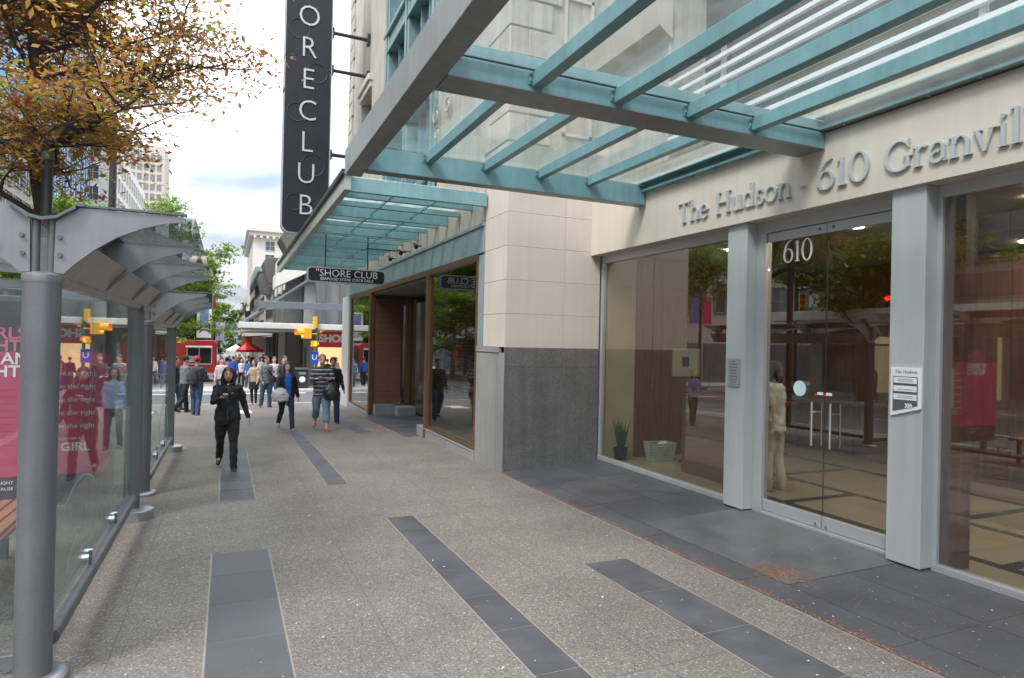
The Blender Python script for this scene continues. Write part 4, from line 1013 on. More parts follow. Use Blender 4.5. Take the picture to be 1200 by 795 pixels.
MB().box(-3.55, -2.45, 25.2, 25.23, 3.85, 4.08).build("name_plate", mat("street_green", (.02, .22, .12), .45), t2); text("lettering", "Dunsmuir", .19, M_WHITE, (-3.0, 25.19, 3.97), ROT_NY, t2, .002)
text("lettering", "Dunsmuir", .19, M_WHITE, (-3.0, 25.24, 3.97), Matrix.Rotation(R(180), 3, 'Z') @ ROT_NY, t2, .002)
head(t2, -3.0, 25.45, 3.3, (0, 1), 'g')
t3 = sigpole(-16.2, 25.3, 5.4, "signal mast across the street carrying one way signs and a street name", M_BLACK, .09)
MB().tube([(-16.2, 25.3, 5.0), (-15.9, 21.3, 5.15)], .05, 8).build("mast_arm", M_BLACK, t3)
head(t3, -15.9, 24.6, 4.25, (.75, -.66), 'a'); head(t3, -15.6, 19.6, 3.9, (.9, -.43), 'r')
MB().tube([(-15.85, 21.3, 5.15), (-15.7, 19.6, 4.4)], .04, 8).build("arm_end", M_BLACK, t3)
MR = Matrix.Rotation(R(52), 3, 'Z')
for (y) in (23.85, 22.95):
    c = Vector((-15.88, y, 4.35)); u = MR @ Vector((1, 0, 0)); n_ = MR @ Vector((0, -1, 0))
    MB().obox(c, u*.25, n_*.012, (0, 0, .34)).build("one_way_plate", M_WHITE, t3)
    MB().obox(c+n_*.016+Vector((0, 0, -.06)), u*.035, n_*.002, (0, 0, .14)).build("arrow", M_BLACK, t3)
    MB().obox(c+n_*.016+Vector((0, 0, .12)), (u*.08+Vector((0, 0, .08)))*.7, n_*.002, (u*-.02+Vector((0, 0, .03)))).build("arrow", M_BLACK, t3)
c = Vector((-15.85, 21.9, 4.5)); MB().obox(c, (MR @ Vector((1, 0, 0)))*.52, (MR @ Vector((0, -1, 0)))*.012, (0, 0, .13)).build("name_plate", mat("street_green", (0, 0, 0)), t3)
text_chars("letter", "Dunsmuir", .2, M_WHITE, c+(MR @ Vector((0, -1, 0)))*.018, MR @ ROT_NY, t3, .002)
lp2 = thing("banner_lamp_post", "curved lamp post with pink and blue banners across the street", "lamp post", (-20, 37.4, gz(37.4)))
MB().tube([(-20, 37.4, gz(37)), (-20, 37.4, 7.5), (-19.8, 37.3, 9.2), (-19.0, 37.1, 10.3), (-17.4, 36.8, 10.7)], [.13, .09, .07, .06, .05], 10).build("pole", M_BLACK, lp2, smooth=True)
bx("banner", M_MAG, -21.0, -20.2, 37.38, 37.42, 3.5, 5.5, lp2); bx("banner", mat("blue_banner", (.08, .10, .42), .5), -19.8, -19.0, 37.38, 37.42, 3.5, 5.5, lp2)
# litter bin
bn = thing("litter_bin", "dark square litter bin with pale round emblem at the far corner", "litter bin", (3.95, 38.4, gz(38)))
z = gz(38); MB().box(3.62, 4.28, 38.2, 38.8, z, z+1.05).build("bin_body", M_BLACK, bn, bevel=.04); MB().box(3.57, 4.33, 38.15, 38.85, z+1.05, z+1.16).build("bin_lid", M_SHEL, bn, bevel=.03)
MB().tube([(3.95, 38.19, z+.5), (3.95, 38.17, z+.5)], .17, 20).build("emblem", M_WHITE, bn); MB().box(3.75, 4.15, 38.185, 38.2, z+.78, z+.92).build("slot", M_SHELC, bn)
# ================================================================ red food truck
FT = thing("food_truck", "bright red food truck with serving window beyond the crossing", "food truck", (-2, 49, gz(49)))
z = gz(48)+.12; x0, x1, y0, y1 = -6.1, -.62, 46.6, 50.2
tb = MB(); tb.prism([(x0, z+.35), (x1-.05, z+.35), (x1, z+.5), (x1, z+2.45), (x1-.15, z+2.62), (x0+.1, z+2.62), (x0, z+2.5)], 'Y', y0, y1).build("body", M_RED, FT, bevel=.05)
bx("service_window", M_DARK, -2.35, -.95, y0-.01, y0+.02, z+1.15, z+2.1, FT)
for a in (-2.38, -1.68, -.93): bx("window_frame", M_WHITE, a, a+.05, y0-.04, y0+.01, z+1.12, z+2.12, FT)
MB().obox((-1.65, y0-.3, z+2.22), (.78, 0, 0), (0, .3, .04), (0, 0, .025)).build("awning_flap", M_WHITE, FT)
bx("counter_shelf", M_WHITE, -2.4, -.9, y0-.28, y0, z+1.06, z+1.11, FT); bx("white_skirt", M_WHITE, x0+.1, x1+.02, y0-.015, y0+.02, z+.34, z+.5, FT)
bx("menu_board", mat("truck_menu", (.6, .55, .5), .5, var=.4, scale=9), -2.3, -1.75, y0-.03, y0-.012, z+1.2, z+1.6, FT)
bx("front_screen", M_GFAR, x1-.01, x1+.01, y0+.4, y1-.4, z+1.3, z+2.2, FT)
for a in (-5.2, -1.4):
    w = MB().tube([(a, y0+.02, z+.32), (a, y0+.28, z+.32)], .36, 20).build("wheel", M_BLACK, FT); MB().tube([(a, y0+.0, z+.32), (a, y0+.03, z+.32)], .18, 16).build("rim", M_SHELC, w)
ba = thing("banner_stand", "tall blue and white banner rising behind the red food truck", "banner", (-1.7, 53, gz(53)))
bx("panel", M_WHITE, -2.1, -1.1, 53, 53.06, 1.7, 4.0, ba); bx("print", mat("banner_blue", (.14, .22, .52), .5, var=.3, scale=2), -1.9, -1.3, 52.99, 53, 2.5, 3.9, ba)
MB().tube([(-2.15, 53, gz(53)), (-2.15, 53, 4.1)], .06, 8).build("post", M_BLACK, ba)
ba = thing("banner_stand", "small lilac and white banner right of the tall blue one", "banner", (-.8, 54, gz(54)))
bx("panel", mat("lilac_print", (.55, .48, .68), .5), -.85, -.2, 54, 54.06, 1.5, 2.9, ba); MB().tube([(-.88, 54, gz(54)), (-.88, 54, 2.95)], .05, 8).build("post", M_BLACK, ba)
def umbrella(x, y, s, m, lab):
    t = thing("market_umbrella", lab, "umbrella", (x, y, gz(y))); z = gz(y)
    MB().tube([(x, y, z), (x, y, z+2.5)], .03, 6).build("pole", M_WHITE, t)
    mb = MB(); n = 8; mb.v = [(x, y, z+2.75)] + [(x+s*math.cos(2*math.pi*j/n), y+s*math.sin(2*math.pi*j/n), z+2.15) for j in range(n)] + [(x+s*math.cos(2*math.pi*j/n), y+s*math.sin(2*math.pi*j/n), z+1.95) for j in range(n)]
    for j in range(n): q = (j+1) % n; mb.f += [(0, 1+j, 1+q), (1+j, 1+n+j, 1+n+q, 1+q)]; mb.m += [0, 0]
    mb.build("canopy", m, t)
umbrella(1.55, 62, .8, M_RED, "red market umbrella on the left above the far crowd"); umbrella(2.4, 70, 1.0, M_RED, "larger red market umbrella farther down the street"); umbrella(.9, 80, 1.0, M_WHITE, "white market umbrella beside the red ones")
# ================================================================ buildings
def building(label, x0, x1, y0, y1, z1, m, faces, z0=-4, base=None, name="building"):
    """faces: list of (side, u0, u1, zlo, zhi, nu, nz, w, h, glass, frame)"""
    B = thing(name, label, "building", ((x0+x1)/2, (y0+y1)/2, gz((y0+y1)/2)))
    bx("wall", m, x0, x1, y0, y1, z0, z1, B, bevel=.03)
    for (side, u0, u1, zl, zh, nu, nz, w, h, gm, fm) in faces:
        mb = MB(); d = .12; t = .07
        # window mesh in local u (x) / z, outward = -y
        mb.box(-w/2, w/2, .0, .03, -h/2, h/2, 0)
        for (a, b, c, e) in ((-w/2-t, -w/2, -h/2-t, h/2+t), (w/2, w/2+t, -h/2-t, h/2+t), (-w/2, w/2, h/2, h/2+t), (-w/2, w/2, -h/2-t, -h/2)): mb.box(a, b, -.10, .03, c, e, 1)
        if w > 1: mb.box(-.03, .03, -.05, .0, -h/2, h/2, 1)
        mb.box(-w/2, w/2, -.05, .0, -.02, .02, 1)
        me = mb.mesh("window", [gm, fm])
        for i in range(nu):
            u = u0+(u1-u0)*(i+.5)/nu
            for k in range(nz):
                zz = zl+(zh-zl)*(k+.5)/nz
                if side == 'S': inst("window", me, B, (u, y0-.035, zz), 0)
                elif side == 'W': inst("window", me, B, (x0-.035, u, zz), -math.pi/2)
                elif side == 'E': inst("window", me, B, (x1+.035, u, zz), math.pi/2)
    return B
M_BW = mat("white_facade", (.66, .64, .60), .8, var=.06); M_BG = mat("grey_facade", (.26, .26, .26), .8, var=.12, scale=.6); M_BT = mat("tan_facade", (.44, .37, .30), .8, var=.08, scale=.5)
M_BD = mat("dark_cladding", (.13, .125, .12), .5, var=.15, scale=.8); M_FD = mat("dark_window_frame", (.06, .06, .065), .5)
# --- right side beyond the crossing
SH = building("corner shop building with grey pillars, glass upper floor and red shop sign", 4.3, 24, 41.5, 60, 8.6, M_BG, [('S', 7.2, 20, 3.9, 6.2, 7, 1, 1.5, 1.9, M_GFAR, M_FD), ('W', 44, 60, 4.6, 7.4, 8, 1, 1.3, 2.2, M_GFAR, M_FD)], name="shop_building")
z = gz(41)
bx("white_canopy", mat("off_white_canopy", (.60, .60, .58), .5), .55, 8.5, 37.6, 41.4, 2.34, 2.66, SH, bevel=.03); bx("canopy_soffit", M_BG, .75, 8.5, 37.8, 41.4, 2.29, 2.335, SH)
bx("white_canopy", mat("off_white_canopy", (0, 0, 0)), 1.2, 4.28, 41.45, 66, 2.2, 2.55, SH, bevel=.03)
bx("fascia_sign", M_RED, 4.95, 9.6, 41.2, 41.45, 1.32, 2.28, SH); text_chars("letter", "SHOPPERS", .64, M_WHITE, (5.20, 41.19, 1.84), ROT_NY, SH, .02, align='LEFT', off=.03)
text("lettering", "DRUG MART", .36, M_WHITE, (8.0, 41.19, 1.46), ROT_NY, SH, .02, off=.006)
bx("glowing_shop_panel", mat("warm_shop_glow", (.50, .30, .12), .6, var=.6, scale=2.5, emit=(.9, .6, .3), es=.35), 5.0, 12, 41.3, 41.48, z+.5, 1.3, SH)  # flat panel with its own glow, stands in for a lit shop inside
for x in (4.35, 6.6, 9.0): bx("shop_mullion", M_FD, x, x+.12, 41.15, 41.3, z, 1.3, SH)
bx("dark_pillar", M_BD, 3.3, 4.25, 42.0, 43.2, z-.3, 8.0, SH); bx("grey_pillar", M_BG, 2.9, 3.25, 41.6, 42.2, z-.3, 2.2, SH); bx("pale_pillar", mat("pale_pillar_stone", (.42, .42, .40), .7), 3.6, 4.2, 47.5, 48.3, z-.5, 2.2, SH)
for y in (51, 56, 61): bx("dark_pillar", M_BD, 3.7, 4.25, y, y+.8, z-.8, 8.0, SH)
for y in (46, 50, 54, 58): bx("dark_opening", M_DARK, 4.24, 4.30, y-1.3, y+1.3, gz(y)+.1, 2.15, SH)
# upper glass canopy with struts
mb = MB().box(1.6, 7.2, 39.6, 39.8, 3.55, 3.95); mb.box(1.6, 1.8, 39.8, 46, 3.55, 3.95); mb.box(7.0, 7.2, 39.8, 42, 3.55, 3.95)
mb.build("upper_canopy_frame", mat("blue_grey_steel", (.12, .135, .16), .5), SH, bevel=.03)
bx("upper_canopy_glass", M_GCAN, 1.8, 7.0, 39.8, 45.9, 3.70, 3.74, SH)
MB().tube([(.8, 41.4, 2.7), (5.3, 41.2, 6.0)], .11, 8).build("strut", mat("blue_grey_steel", (0, 0, 0)), SH); MB().tube([(5.35, 41.2, 2.4), (4.9, 41.2, 6.4)], .14, 8).build("strut", mat("blue_grey_steel", (0, 0, 0)), SH)
MB().prism([(2.6, 4.9), (5.6, 6.5), (9, 6.5), (9, 7.0), (5.4, 7.0), (2.6, 5.7)], 'Y', 41.0, 44).build("slanted_soffit", M_BW, SH)
for y in np.arange(44.2, 60, .55): bx("white_fin", M_BW, 3.72, 4.28, y, y+.22, 5.4, 8.3, SH)
for x in np.arange(5.0, 12, .0 + 1.4): bx("column", M_BD, x, x+.5, 41.1, 41.5, 2.7, 6.4, SH)
def hood(x0, y0, y1, zb, zt, P, m=None):
    MB().prism([(x0+1.2, zb), (x0, zb+.3), (x0-.5, zt-.5), (x0-.2, zt), (x0+1.2, zt)], 'Y', y0, y1).build("bay_hood", m or mat("lead_hood", (.11, .105, .10), .6), P, bevel=.04)
hood(3.5, 44.5, 47.5, 7.2, 8.9, SH)
B2 = building("low grey stone building with dark hooded bays farther down the right side", 4.3, 20, 62, 84, 9.4, M_BG, [('W', 63, 83, 3.5, 8.6, 9, 2, 1.2, 1.6, M_GFAR, M_FD), ('S', 5, 19, 3.5, 8.6, 6, 2, 1.2, 1.6, M_GFAR, M_FD)])
hood(3.4, 64, 68, 6.6, 9.3, B2); hood(3.4, 76, 79, 6.4, 8.8, B2); bx("shop_canopy", M_BW, 1.6, 4.28, 68, 84, 1.9, 2.3, B2)
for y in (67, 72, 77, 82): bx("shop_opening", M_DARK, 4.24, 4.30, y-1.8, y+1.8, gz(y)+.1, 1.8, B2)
B3 = building("old building with green copper cornice beyond the hooded bays", 4.2, 20, 86, 118, 11.5, mat("buff_facade", (.42, .37, .31), .8, var=.1, scale=.6), [('W', 87, 117, 1.5, 10.5, 11, 3, 1.4, 1.9, M_GFAR, M_FD)])
bx("cornice", M_COPP, 3.3, 20, 85.5, 118, 9.9, 10.6, B3, bevel=.1); bx("shop_sign_board", mat("brown_sign_board", (.12, .03, .03), .5), 1.5, 4.15, 86, 86.2, 1.8, 2.6, B3)
B4 = building("tall white cornice building standing above the far right side of the street", 4.6, 34, 146, 186, 25.5, M_BW, [('S', 6, 33, 3, 22.5, 7, 7, 1.8, 1.9, M_GFAR, M_BW), ('W', 147, 185, 3, 22.5, 8, 7, 1.8, 1.9, M_GFAR, M_BW)])
bx("cornice", M_BW, 3.2, 35, 144.6, 187, 23.9, 24.7, B4, bevel=.1); bx("cornice", M_BW, 3.7, 34.6, 145.2, 186.6, 23.1, 23.9, B4)
for k in range(24): bx("bracket", M_BW, 4.6+k*1.25, 5.1+k*1.25, 144.9, 146, 22.6, 23.1, B4)
bx("penthouse", M_BW, 8.2, 20, 150, 168, 25.5, 29.4, B4)
building("plain pale brick building between the copper cornice and the white tower", 4.2, 22, 120, 144, 14, M_BT, [('W', 121, 143, -1, 13, 8, 4, 1.4, 1.9, M_GFAR, M_FD), ('S', 5, 20, 5, 13, 5, 2, 1.4, 1.9, M_GFAR, M_FD)])
building("block tinted with painted haze closing the far end of the street", -3, 12, 420, 450, 9, mat("painted_haze_blue", (.34, .40, .47), .9), [('S', -2.5, 11.5, -2, 8, 9, 3, 1, 1.6, M_GFAR, M_BG)])  # bluish distance haze is painted into the wall colour
building("far right side street block with cream front", 4.6, 20, 190, 320, 13, M_BT, [('W', 192, 318, -1, 12, 20, 3, 2.5, 2, M_GFAR, M_FD)])
# hanging shop signs down the street
def blade(x, y, z, w, h, m, lab, bolt=3.9):
    t = thing("projecting_sign", lab, "sign", (x, y, z)); MB().box(x-w/2, x+w/2, y, y+.1, z-h/2, z+h/2).build("board", m, t, bevel=.02); MB().tube([(x, y+.05, z+h/2), (4.25, y+.05, z+h/2+.2)], .04, 6).build("bracket", M_BLACK, t)
blade(1.9, 60, 2.75, 1.7, .45, mat("brown_sign_board", (0, 0, 0)), "dark brown horizontal sign beyond the white shop canopy")
blade(1.7, 66, 1.2, .95, 1.3, mat("orange_sign", (.42, .10, .03), .5), "orange red hanging sign over the far crowd")
blade(3.0, 72, 1.0, 1.5, 1.6, M_WHITE, "white lit square sign beside the orange hanging sign")
blade(2.6, 95, 2.5, 1.4, .9, M_RED, "small red sign far down the right side"); blade(2.8, 105, 4.5, .8, 2.4, M_BLACK, "narrow black vertical sign on the far right facades")
# --- left side of the street
L1 = building("long department store across the street with pale canopy band and shop windows", -48, -17, -14, 25, 13.5, mat('store_cladding', (.40, .385, .36), .7, var=.1), [('E', -13, 25, 5.4, 8.2, 14, 1, 2.3, 2.2, M_GFAR, M_BG), ('E', -13, 25, 9.4, 13.0, 14, 1, 1.9, 1.7, M_GFAR, M_BG)])
bx("canopy_band", M_BW, -17, -13.9, -14, 25, 3.25, 3.7, L1, bevel=.03)
bx("cladding_band", mat("slate_cladding", (.16, .15, .15), .6, var=.2), -17, -16.9, -14, 25, 4.2, 5.2, L1)
for k in range(13):
    y = -12.5+k*2.95; bx("shop_window", mat("glowing_display", (.28, .2, .11), .3, var=.7, scale=1.2, emit=(.9, .7, .4), es=.22) if k % 3 else M_GFAR, -17, -16.93, y-1.3, y+1.3, gz(y)+.3, 3.1, L1)  # most windows glow by themselves, imitating lit displays without lamps
L2 = building("pale grey and glass block across the crossing on the left", -46, -17, 41, 74, 21, mat("pale_block_facade", (.36, .335, .30), .85, var=.12), [('E', 42, 73, 4.2, 20.5, 11, 5, 2.0, 2.3, M_GFAR, M_BG), ('S', -45, -18, 4.2, 20.5, 9, 5, 2.0, 2.3, M_GFAR, M_BG)])
bx("canopy_band", M_BW, -17, -14, 41, 74, 2.2, 2.6, L2)
for k in range(10): y = 42.8+k*3.1; bx("shop_window", M_GFAR, -17, -16.93, y-1.4, y+1.4, gz(y)+.2, 2.1, L2)
for k in range(8): x = -44+k*3.2; bx("shop_window", M_GFAR, x-1.4, x+1.4, 40.93, 41, -.9, 2.1, L2)
building("blue glass office tower rising behind the copper tree", -40, -19, 84, 112, 62, mat("blue_tower_frame", (.2, .27, .32), .4), [('S', -39.5, -19.5, 0, 61, 9, 17, 2.05, 3.3, M_GBLUE, mat("blue_tower_frame", (0, 0, 0))), ('E', 84.5, 111.5, 0, 61, 9, 16, 2.7, 3.3, M_GBLUE, mat("blue_tower_frame", (0, 0, 0)))])
building("pale stone office block beyond the blue tower", -44, -18, 122, 170, 34, M_BW, [('S', -43, -19, 2, 33, 9, 9, 1.6, 2.2, M_GFAR, M_BW), ('E', 123, 169, 2, 33, 14, 9, 1.6, 2.2, M_GFAR, M_BW)])
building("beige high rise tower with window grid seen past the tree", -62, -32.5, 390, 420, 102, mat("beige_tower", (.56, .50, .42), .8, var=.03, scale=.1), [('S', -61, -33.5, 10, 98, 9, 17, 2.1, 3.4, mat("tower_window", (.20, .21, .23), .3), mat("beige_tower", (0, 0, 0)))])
building("grey stone block far down the left side", -40, -18, 190, 300, 26, M_BG, [('S', -39, -19, 0, 25, 7, 7, 1.6, 2.2, M_GFAR, M_BG), ('E', 192, 298, 0, 25, 20, 7, 2.5, 2.2, M_GFAR, M_BG)])
# ================================================================ trees
M_BARK = mat("bark", (.055, .042, .035), .9, var=.3, scale=8, bump=.5, bscale=30); M_BARK2 = mat("grey_bark", (.12, .105, .09), .9, var=.25, scale=8, bump=.4, bscale=30)
def leafmat(name, c, tr=.5):
    m, t, b = _nt(name); L = t.links.new; b.inputs["Roughness"].default_value = .55; b.inputs["Specular IOR Level"].default_value = .3
    geo = t.nodes.new("ShaderNodeNewGeometry"); n = t.nodes.new("ShaderNodeTexNoise"); n.inputs["Scale"].default_value = 1.6; n.inputs["Detail"].default_value = 4; L(geo.outputs["Position"], n.inputs["Vector"])
    mr = t.nodes.new("ShaderNodeMapRange"); mr.inputs[1].default_value = .3; mr.inputs[2].default_value = .7; mr.inputs[3].default_value = .65; mr.inputs[4].default_value = 1.35; L(n.outputs["Fac"], mr.inputs[0])
    vs = t.nodes.new("ShaderNodeVectorMath"); vs.operation = 'SCALE'; vs.inputs[0].default_value = c; L(mr.outputs[0], vs.inputs["Scale"]); L(vs.outputs[0], b.inputs["Base Color"])
    tl = t.nodes.new("ShaderNodeBsdfTranslucent"); L(vs.outputs[0], tl.inputs[0]); mx_ = t.nodes.new("ShaderNodeMixShader"); mx_.inputs[0].default_value = tr
    L(b.outputs[0], mx_.inputs[1]); L(tl.outputs[0], mx_.inputs[2]); L(mx_.outputs[0], t.nodes["Material Output"].inputs[0]); MATS[name] = m; return m
RUST = [leafmat("leaf_rust", (.42, .19, .065)), leafmat("leaf_copper", (.46, .275, .085)), leafmat("leaf_olive", (.38, .29, .05)), leafmat("leaf_red", (.42, .11, .06)), leafmat("leaf_gold_green", (.44, .42, .06))]
GREEN = [leafmat("leaf_spring", (.17, .28, .03)), leafmat("leaf_lime", (.25, .37, .045)), leafmat("leaf_green", (.09, .17, .025)), leafmat("leaf_yellow_green", (.32, .40, .07))]
def tree(name, label, x, y, h, cr, zc, mats, nl, ls, limbs, seed, bark, lean=(0, 0), weights=None, flat=.35, trunk_r=.16, extra=None, clump=22, group=None, up=.55, prune=None):
    rs = np.random.RandomState(seed); z0 = gz(y)-.05
    T = thing(name, label, "tree", (x, y, z0), group=group); mb = MB(); tips = []
    P = [Vector((x, y, z0))]; n = 7; top = h*.9
    for i in range(1, n+1):
        s = i/n; P.append(Vector((x+lean[0]*s+rs.normal(0, .10), y+lean[1]*s+rs.normal(0, .10), z0+top*s)))
    mb.tube(P, [trunk_r*(1.25-1.05*i/n) for i in range(n+1)], 9)
    def br(p, d, l, r, lev):
        k = 4; Q = [p]; dd = d.copy()
        for i in range(k):
            dd = (dd + Vector(rs.normal(0, .16, 3)) + Vector((0, 0, .05 if lev < 2 else -.04))).normalized(); Q.append(Q[-1]+dd*l/k)
        if prune and prune(Q[-1]): return
        mb.tube(Q, [r*(1-.75*i/k) for i in range(k+1)], 5 if lev else 6)
        if lev >= 2 or l < .5: tips.extend(Q[1:]); return
        for i in range(1, k+1):
            for q in range(2 if lev else 3):
                a = rs.uniform(0, 6.283); side = Vector((math.cos(a), math.sin(a), rs.uniform(-.15, .45))); nd = (dd*.55+side).normalized()
                br(Q[i], nd, l*rs.uniform(.34, .55), r*.42, lev+1)
        tips.append(Q[-1])
    for i in range(limbs):
        s = (zc/h) + (1-zc/h)*((i+.3)/limbs)**.9*.95; s = min(s, .98); j = min(n-1, int(s*n)); p = P[j].lerp(P[j+1], s*n-j)
        a = i*2.4+rs.uniform(-.4, .4); u = up*(.5+s*.7); d = Vector((math.cos(a), math.sin(a), u)).normalized()
        br(p, d, cr*(1.05-.5*max(0, (s-.5)))*rs.uniform(.75, 1.1), trunk_r*.42*(1.1-.6*s), 0)
    if extra:
        for (pz_, d, l) in extra: br(P[0]+Vector((lean[0]*pz_/h, lean[1]*pz_/h, pz_)), Vector(d).normalized(), l, trunk_r*.4, 0)
    mb.build("trunk", bark, T, smooth=True)
    tp = np.array([tuple(t) for t in tips]); m = len(tp)
    nc = max(1, nl//clump); ci = rs.randint(0, m, nc); cc = tp[ci] + rs.normal(0, .10, (nc, 3)); cm = rs.choice(len(mats), nc, p=weights)
    idx = np.repeat(np.arange(nc), clump); sp = .26*cr/3.2+.06
    c = cc[idx] + rs.normal(0, 1, (len(idx), 3))*np.array([sp, sp, sp*flat])
    N = len(c); th = rs.uniform(0, 2*np.pi, N); tilt = rs.normal(0, .5, (N, 2))
    u = np.stack([np.cos(th), np.sin(th), tilt[:, 0]], 1); w = np.stack([-np.sin(th), np.cos(th), tilt[:, 1]], 1)
    s = ls*rs.uniform(.6, 1.25, (N, 1)); u *= s; w *= s*.55
    V = np.stack([c-u, c+w*.9-u*.1, c+u, c-w*.9+u*.1], 1).reshape(-1, 3)
    me = bpy.data.meshes.new("crown"); me.vertices.add(4*N); me.vertices.foreach_set("co", V.astype(np.float32).ravel())
    me.loops.add(4*N); me.loops.foreach_set("vertex_index", np.arange(4*N, dtype=np.int32)); me.polygons.add(N)
    me.polygons.foreach_set("loop_start", np.arange(0, 4*N, 4, dtype=np.int32)); me.polygons.foreach_set("loop_total", np.full(N, 4, np.int32))
    for q in mats: me.materials.append(q)
    mi = cm[idx]; fl = rs.rand(N) < .25; mi = np.where(fl, rs.choice(len(mats), N, p=weights), mi)
    me.polygons.foreach_set("material_index", mi.astype(np.int32)); me.update(calc_edges=True)
    o = bpy.data.objects.new("crown", me); link(o, T); o["kind"] = "stuff"; return T
tree("street_tree", "copper and olive leaved street tree rising behind the nearest shelters", -3.0, 14.6, 11.5, 3.3, 4.7, RUST, 36000, .060, 17, 5, M_BARK, lean=(-.5, -.4), weights=[.28, .33, .19, .08, .12], trunk_r=.17, flat=.22, prune=lambda q: (q.x > -1.3 and q.z < 5.7) or (q.x > .1 and q.z < 6.4) or q.x > 1.3,
     extra=[(5.8, (.95, -.15, .42), 3.6), (7.4, (.8, -.3, .5), 3.0), (4.3, (-.9, -.3, .25), 3.0), (5.0, (.5, -.8, .2), 2.6)])
tree("street_tree", "bright green street tree left of the copper one, across the road", -13.2, 33, 10, 4.2, 3.0, GREEN, 24000, .13, 12, 8, M_BARK2)
tree("street_tree", "bright green tree by the crossing behind the lamp post", -9.5, 52, 11, 4.5, 3.0, GREEN, 24000, .15, 12, 9, M_BARK2)
tree("street_tree", "green tree farthest left behind the shelter roof", -14.5, 20, 9.5, 3.6, 3.2, GREEN, 20000, .12, 11, 10, M_BARK2)
tree("street_tree", "young green tree across the road opposite the doors", -14.2, 10, 9, 3.2, 3.2, GREEN, 9000, .12, 10, 21, M_BARK2)
tree("street_tree", "light green feathery tree reaching over the pavement beyond the food truck", -4.2, 44, 10.5, 3.0, 3.0, GREEN, 24000, .105, 11, 12, M_BARK2, flat=.2, extra=[(7.0, (.95, -.1, .35), 3.2), (5.5, (.97, -.2, .15), 3.4), (4.4, (.95, -.1, .08), 2.8), (8.2, (.8, 0, .6), 2.4)])
tree("street_tree", "second light green tree of the row down the left kerb", -4.0, 56, 10, 3.0, 2.6, GREEN, 17000, .15, 11, 13, M_BARK2)
tree("street_tree", "third light green tree of the row down the left kerb", -4.0, 70, 9.5, 3.3, 2.2, GREEN, 14000, .18, 11, 14, M_BARK2)
tree("street_tree", "fourth light green tree of the row down the left kerb", -3.6, 88, 10, 3.7, 1.8, GREEN, 12000, .2, 10, 15, M_BARK2)
tree("street_tree", "most distant light green tree of the row down the left kerb", -3.0, 112, 10, 4.2, 1.2, GREEN, 6000, .28, 10, 16, M_BARK2)
for i, (x, y, l) in enumerate(((-13.5, 60, "green tree on the far pavement beside the pale glass block"), (-13.5, 76, "second green tree on the far pavement beyond the pale glass block"), (-13.5, 95, "green tree in front of the blue glass tower"))):
    tree("street_tree", l, x, y, 11, 4.2, 3.0, GREEN, 7000, .2, 10, 30+i, M_BARK2)
# ================================================================ people
def loft(mb, secs, n=16):
    """secs: (cx, cy, cz, rx, ry) stacked rings, closed"""
    b = len(mb.v)
    for (cx, cy, cz, rx, ry) in secs:
        for j in range(n):
            t = 2*math.pi*j/n; mb.v.append((cx+rx*math.cos(t), cy+ry*math.sin(t), cz))
    k = len(secs)
    for i in range(k-1):
        for j in range(n): q = (j+1) % n; mb.f.append((b+i*n+j, b+i*n+q, b+(i+1)*n+q, b+(i+1)*n+j)); mb.m.append(0)
    mb.f.append(tuple(b+j for j in range(n-1, -1, -1))); mb.f.append(tuple(b+(k-1)*n+j for j in range(n))); mb.m += [0, 0]
def cap(mb, pts, rad, n=10):
    """limb with rounded ends"""
    pts = [Vector(p) for p in pts]; d0 = (pts[0]-pts[1]).normalized(); d1 = (pts[-1]-pts[-2]).normalized(); r0, r1 = rad[0], rad[-1]
    P = [pts[0]+d0*r0*.85, pts[0]+d0*r0*.5]+pts+[pts[-1]+d1*r1*.5, pts[-1]+d1*r1*.85]; Rr = [r0*.35, r0*.85]+list(rad)+[r1*.85, r1*.35]
    mb.tube(P, Rr, n)
def fuse(mb, name, m, parent, vox, disp=0., seed=0, mats=None, smooth_it=4):
    me = bpy.data.meshes.new(name); me.from_pydata(mb.v, [], mb.f); me.update()
    o = bpy.data.objects.new(name, me); COL.objects.link(o)
    q = o.modifiers.new("r", 'REMESH'); q.mode = 'VOXEL'; q.voxel_size = vox; q.adaptivity = 0
    if smooth_it: s = o.modifiers.new("s", 'SMOOTH'); s.factor = .5; s.iterations = smooth_it
    dg = bpy.context.evaluated_depsgraph_get(); me2 = bpy.data.meshes.new_from_object(o.evaluated_get(dg)); bpy.data.objects.remove(o)
    me2.name = name; me2.materials.clear()
    for k in ([m] if not isinstance(m, list) else m): me2.materials.append(k)
    n = len(me2.vertices)
    if disp and n:
        co = np.empty(n*3, np.float32); me2.vertices.foreach_get("co", co); co = co.reshape(-1, 3); no = np.empty(n*3, np.float32); me2.vertices.foreach_get("normal", no); no = no.reshape(-1, 3)
        s = seed*1.7
        w = np.sin(co[:, 2]*42+4*np.sin(co[:, 0]*17+s)+3*np.sin(co[:, 1]*19+s))*.6+np.sin(co[:, 2]*19+co[:, 0]*31+s)*.5+np.sin(co[:, 0]*23-co[:, 1]*27+co[:, 2]*11)*.5
        co = co+no*(w*disp)[:, None]; me2.vertices.foreach_set("co", co.ravel().astype(np.float32))
    me2.polygons.foreach_set('use_smooth', [True]*len(me2.polygons)); me2.update()
    p = bpy.data.objects.new(name, me2); link(p, parent, False); return p
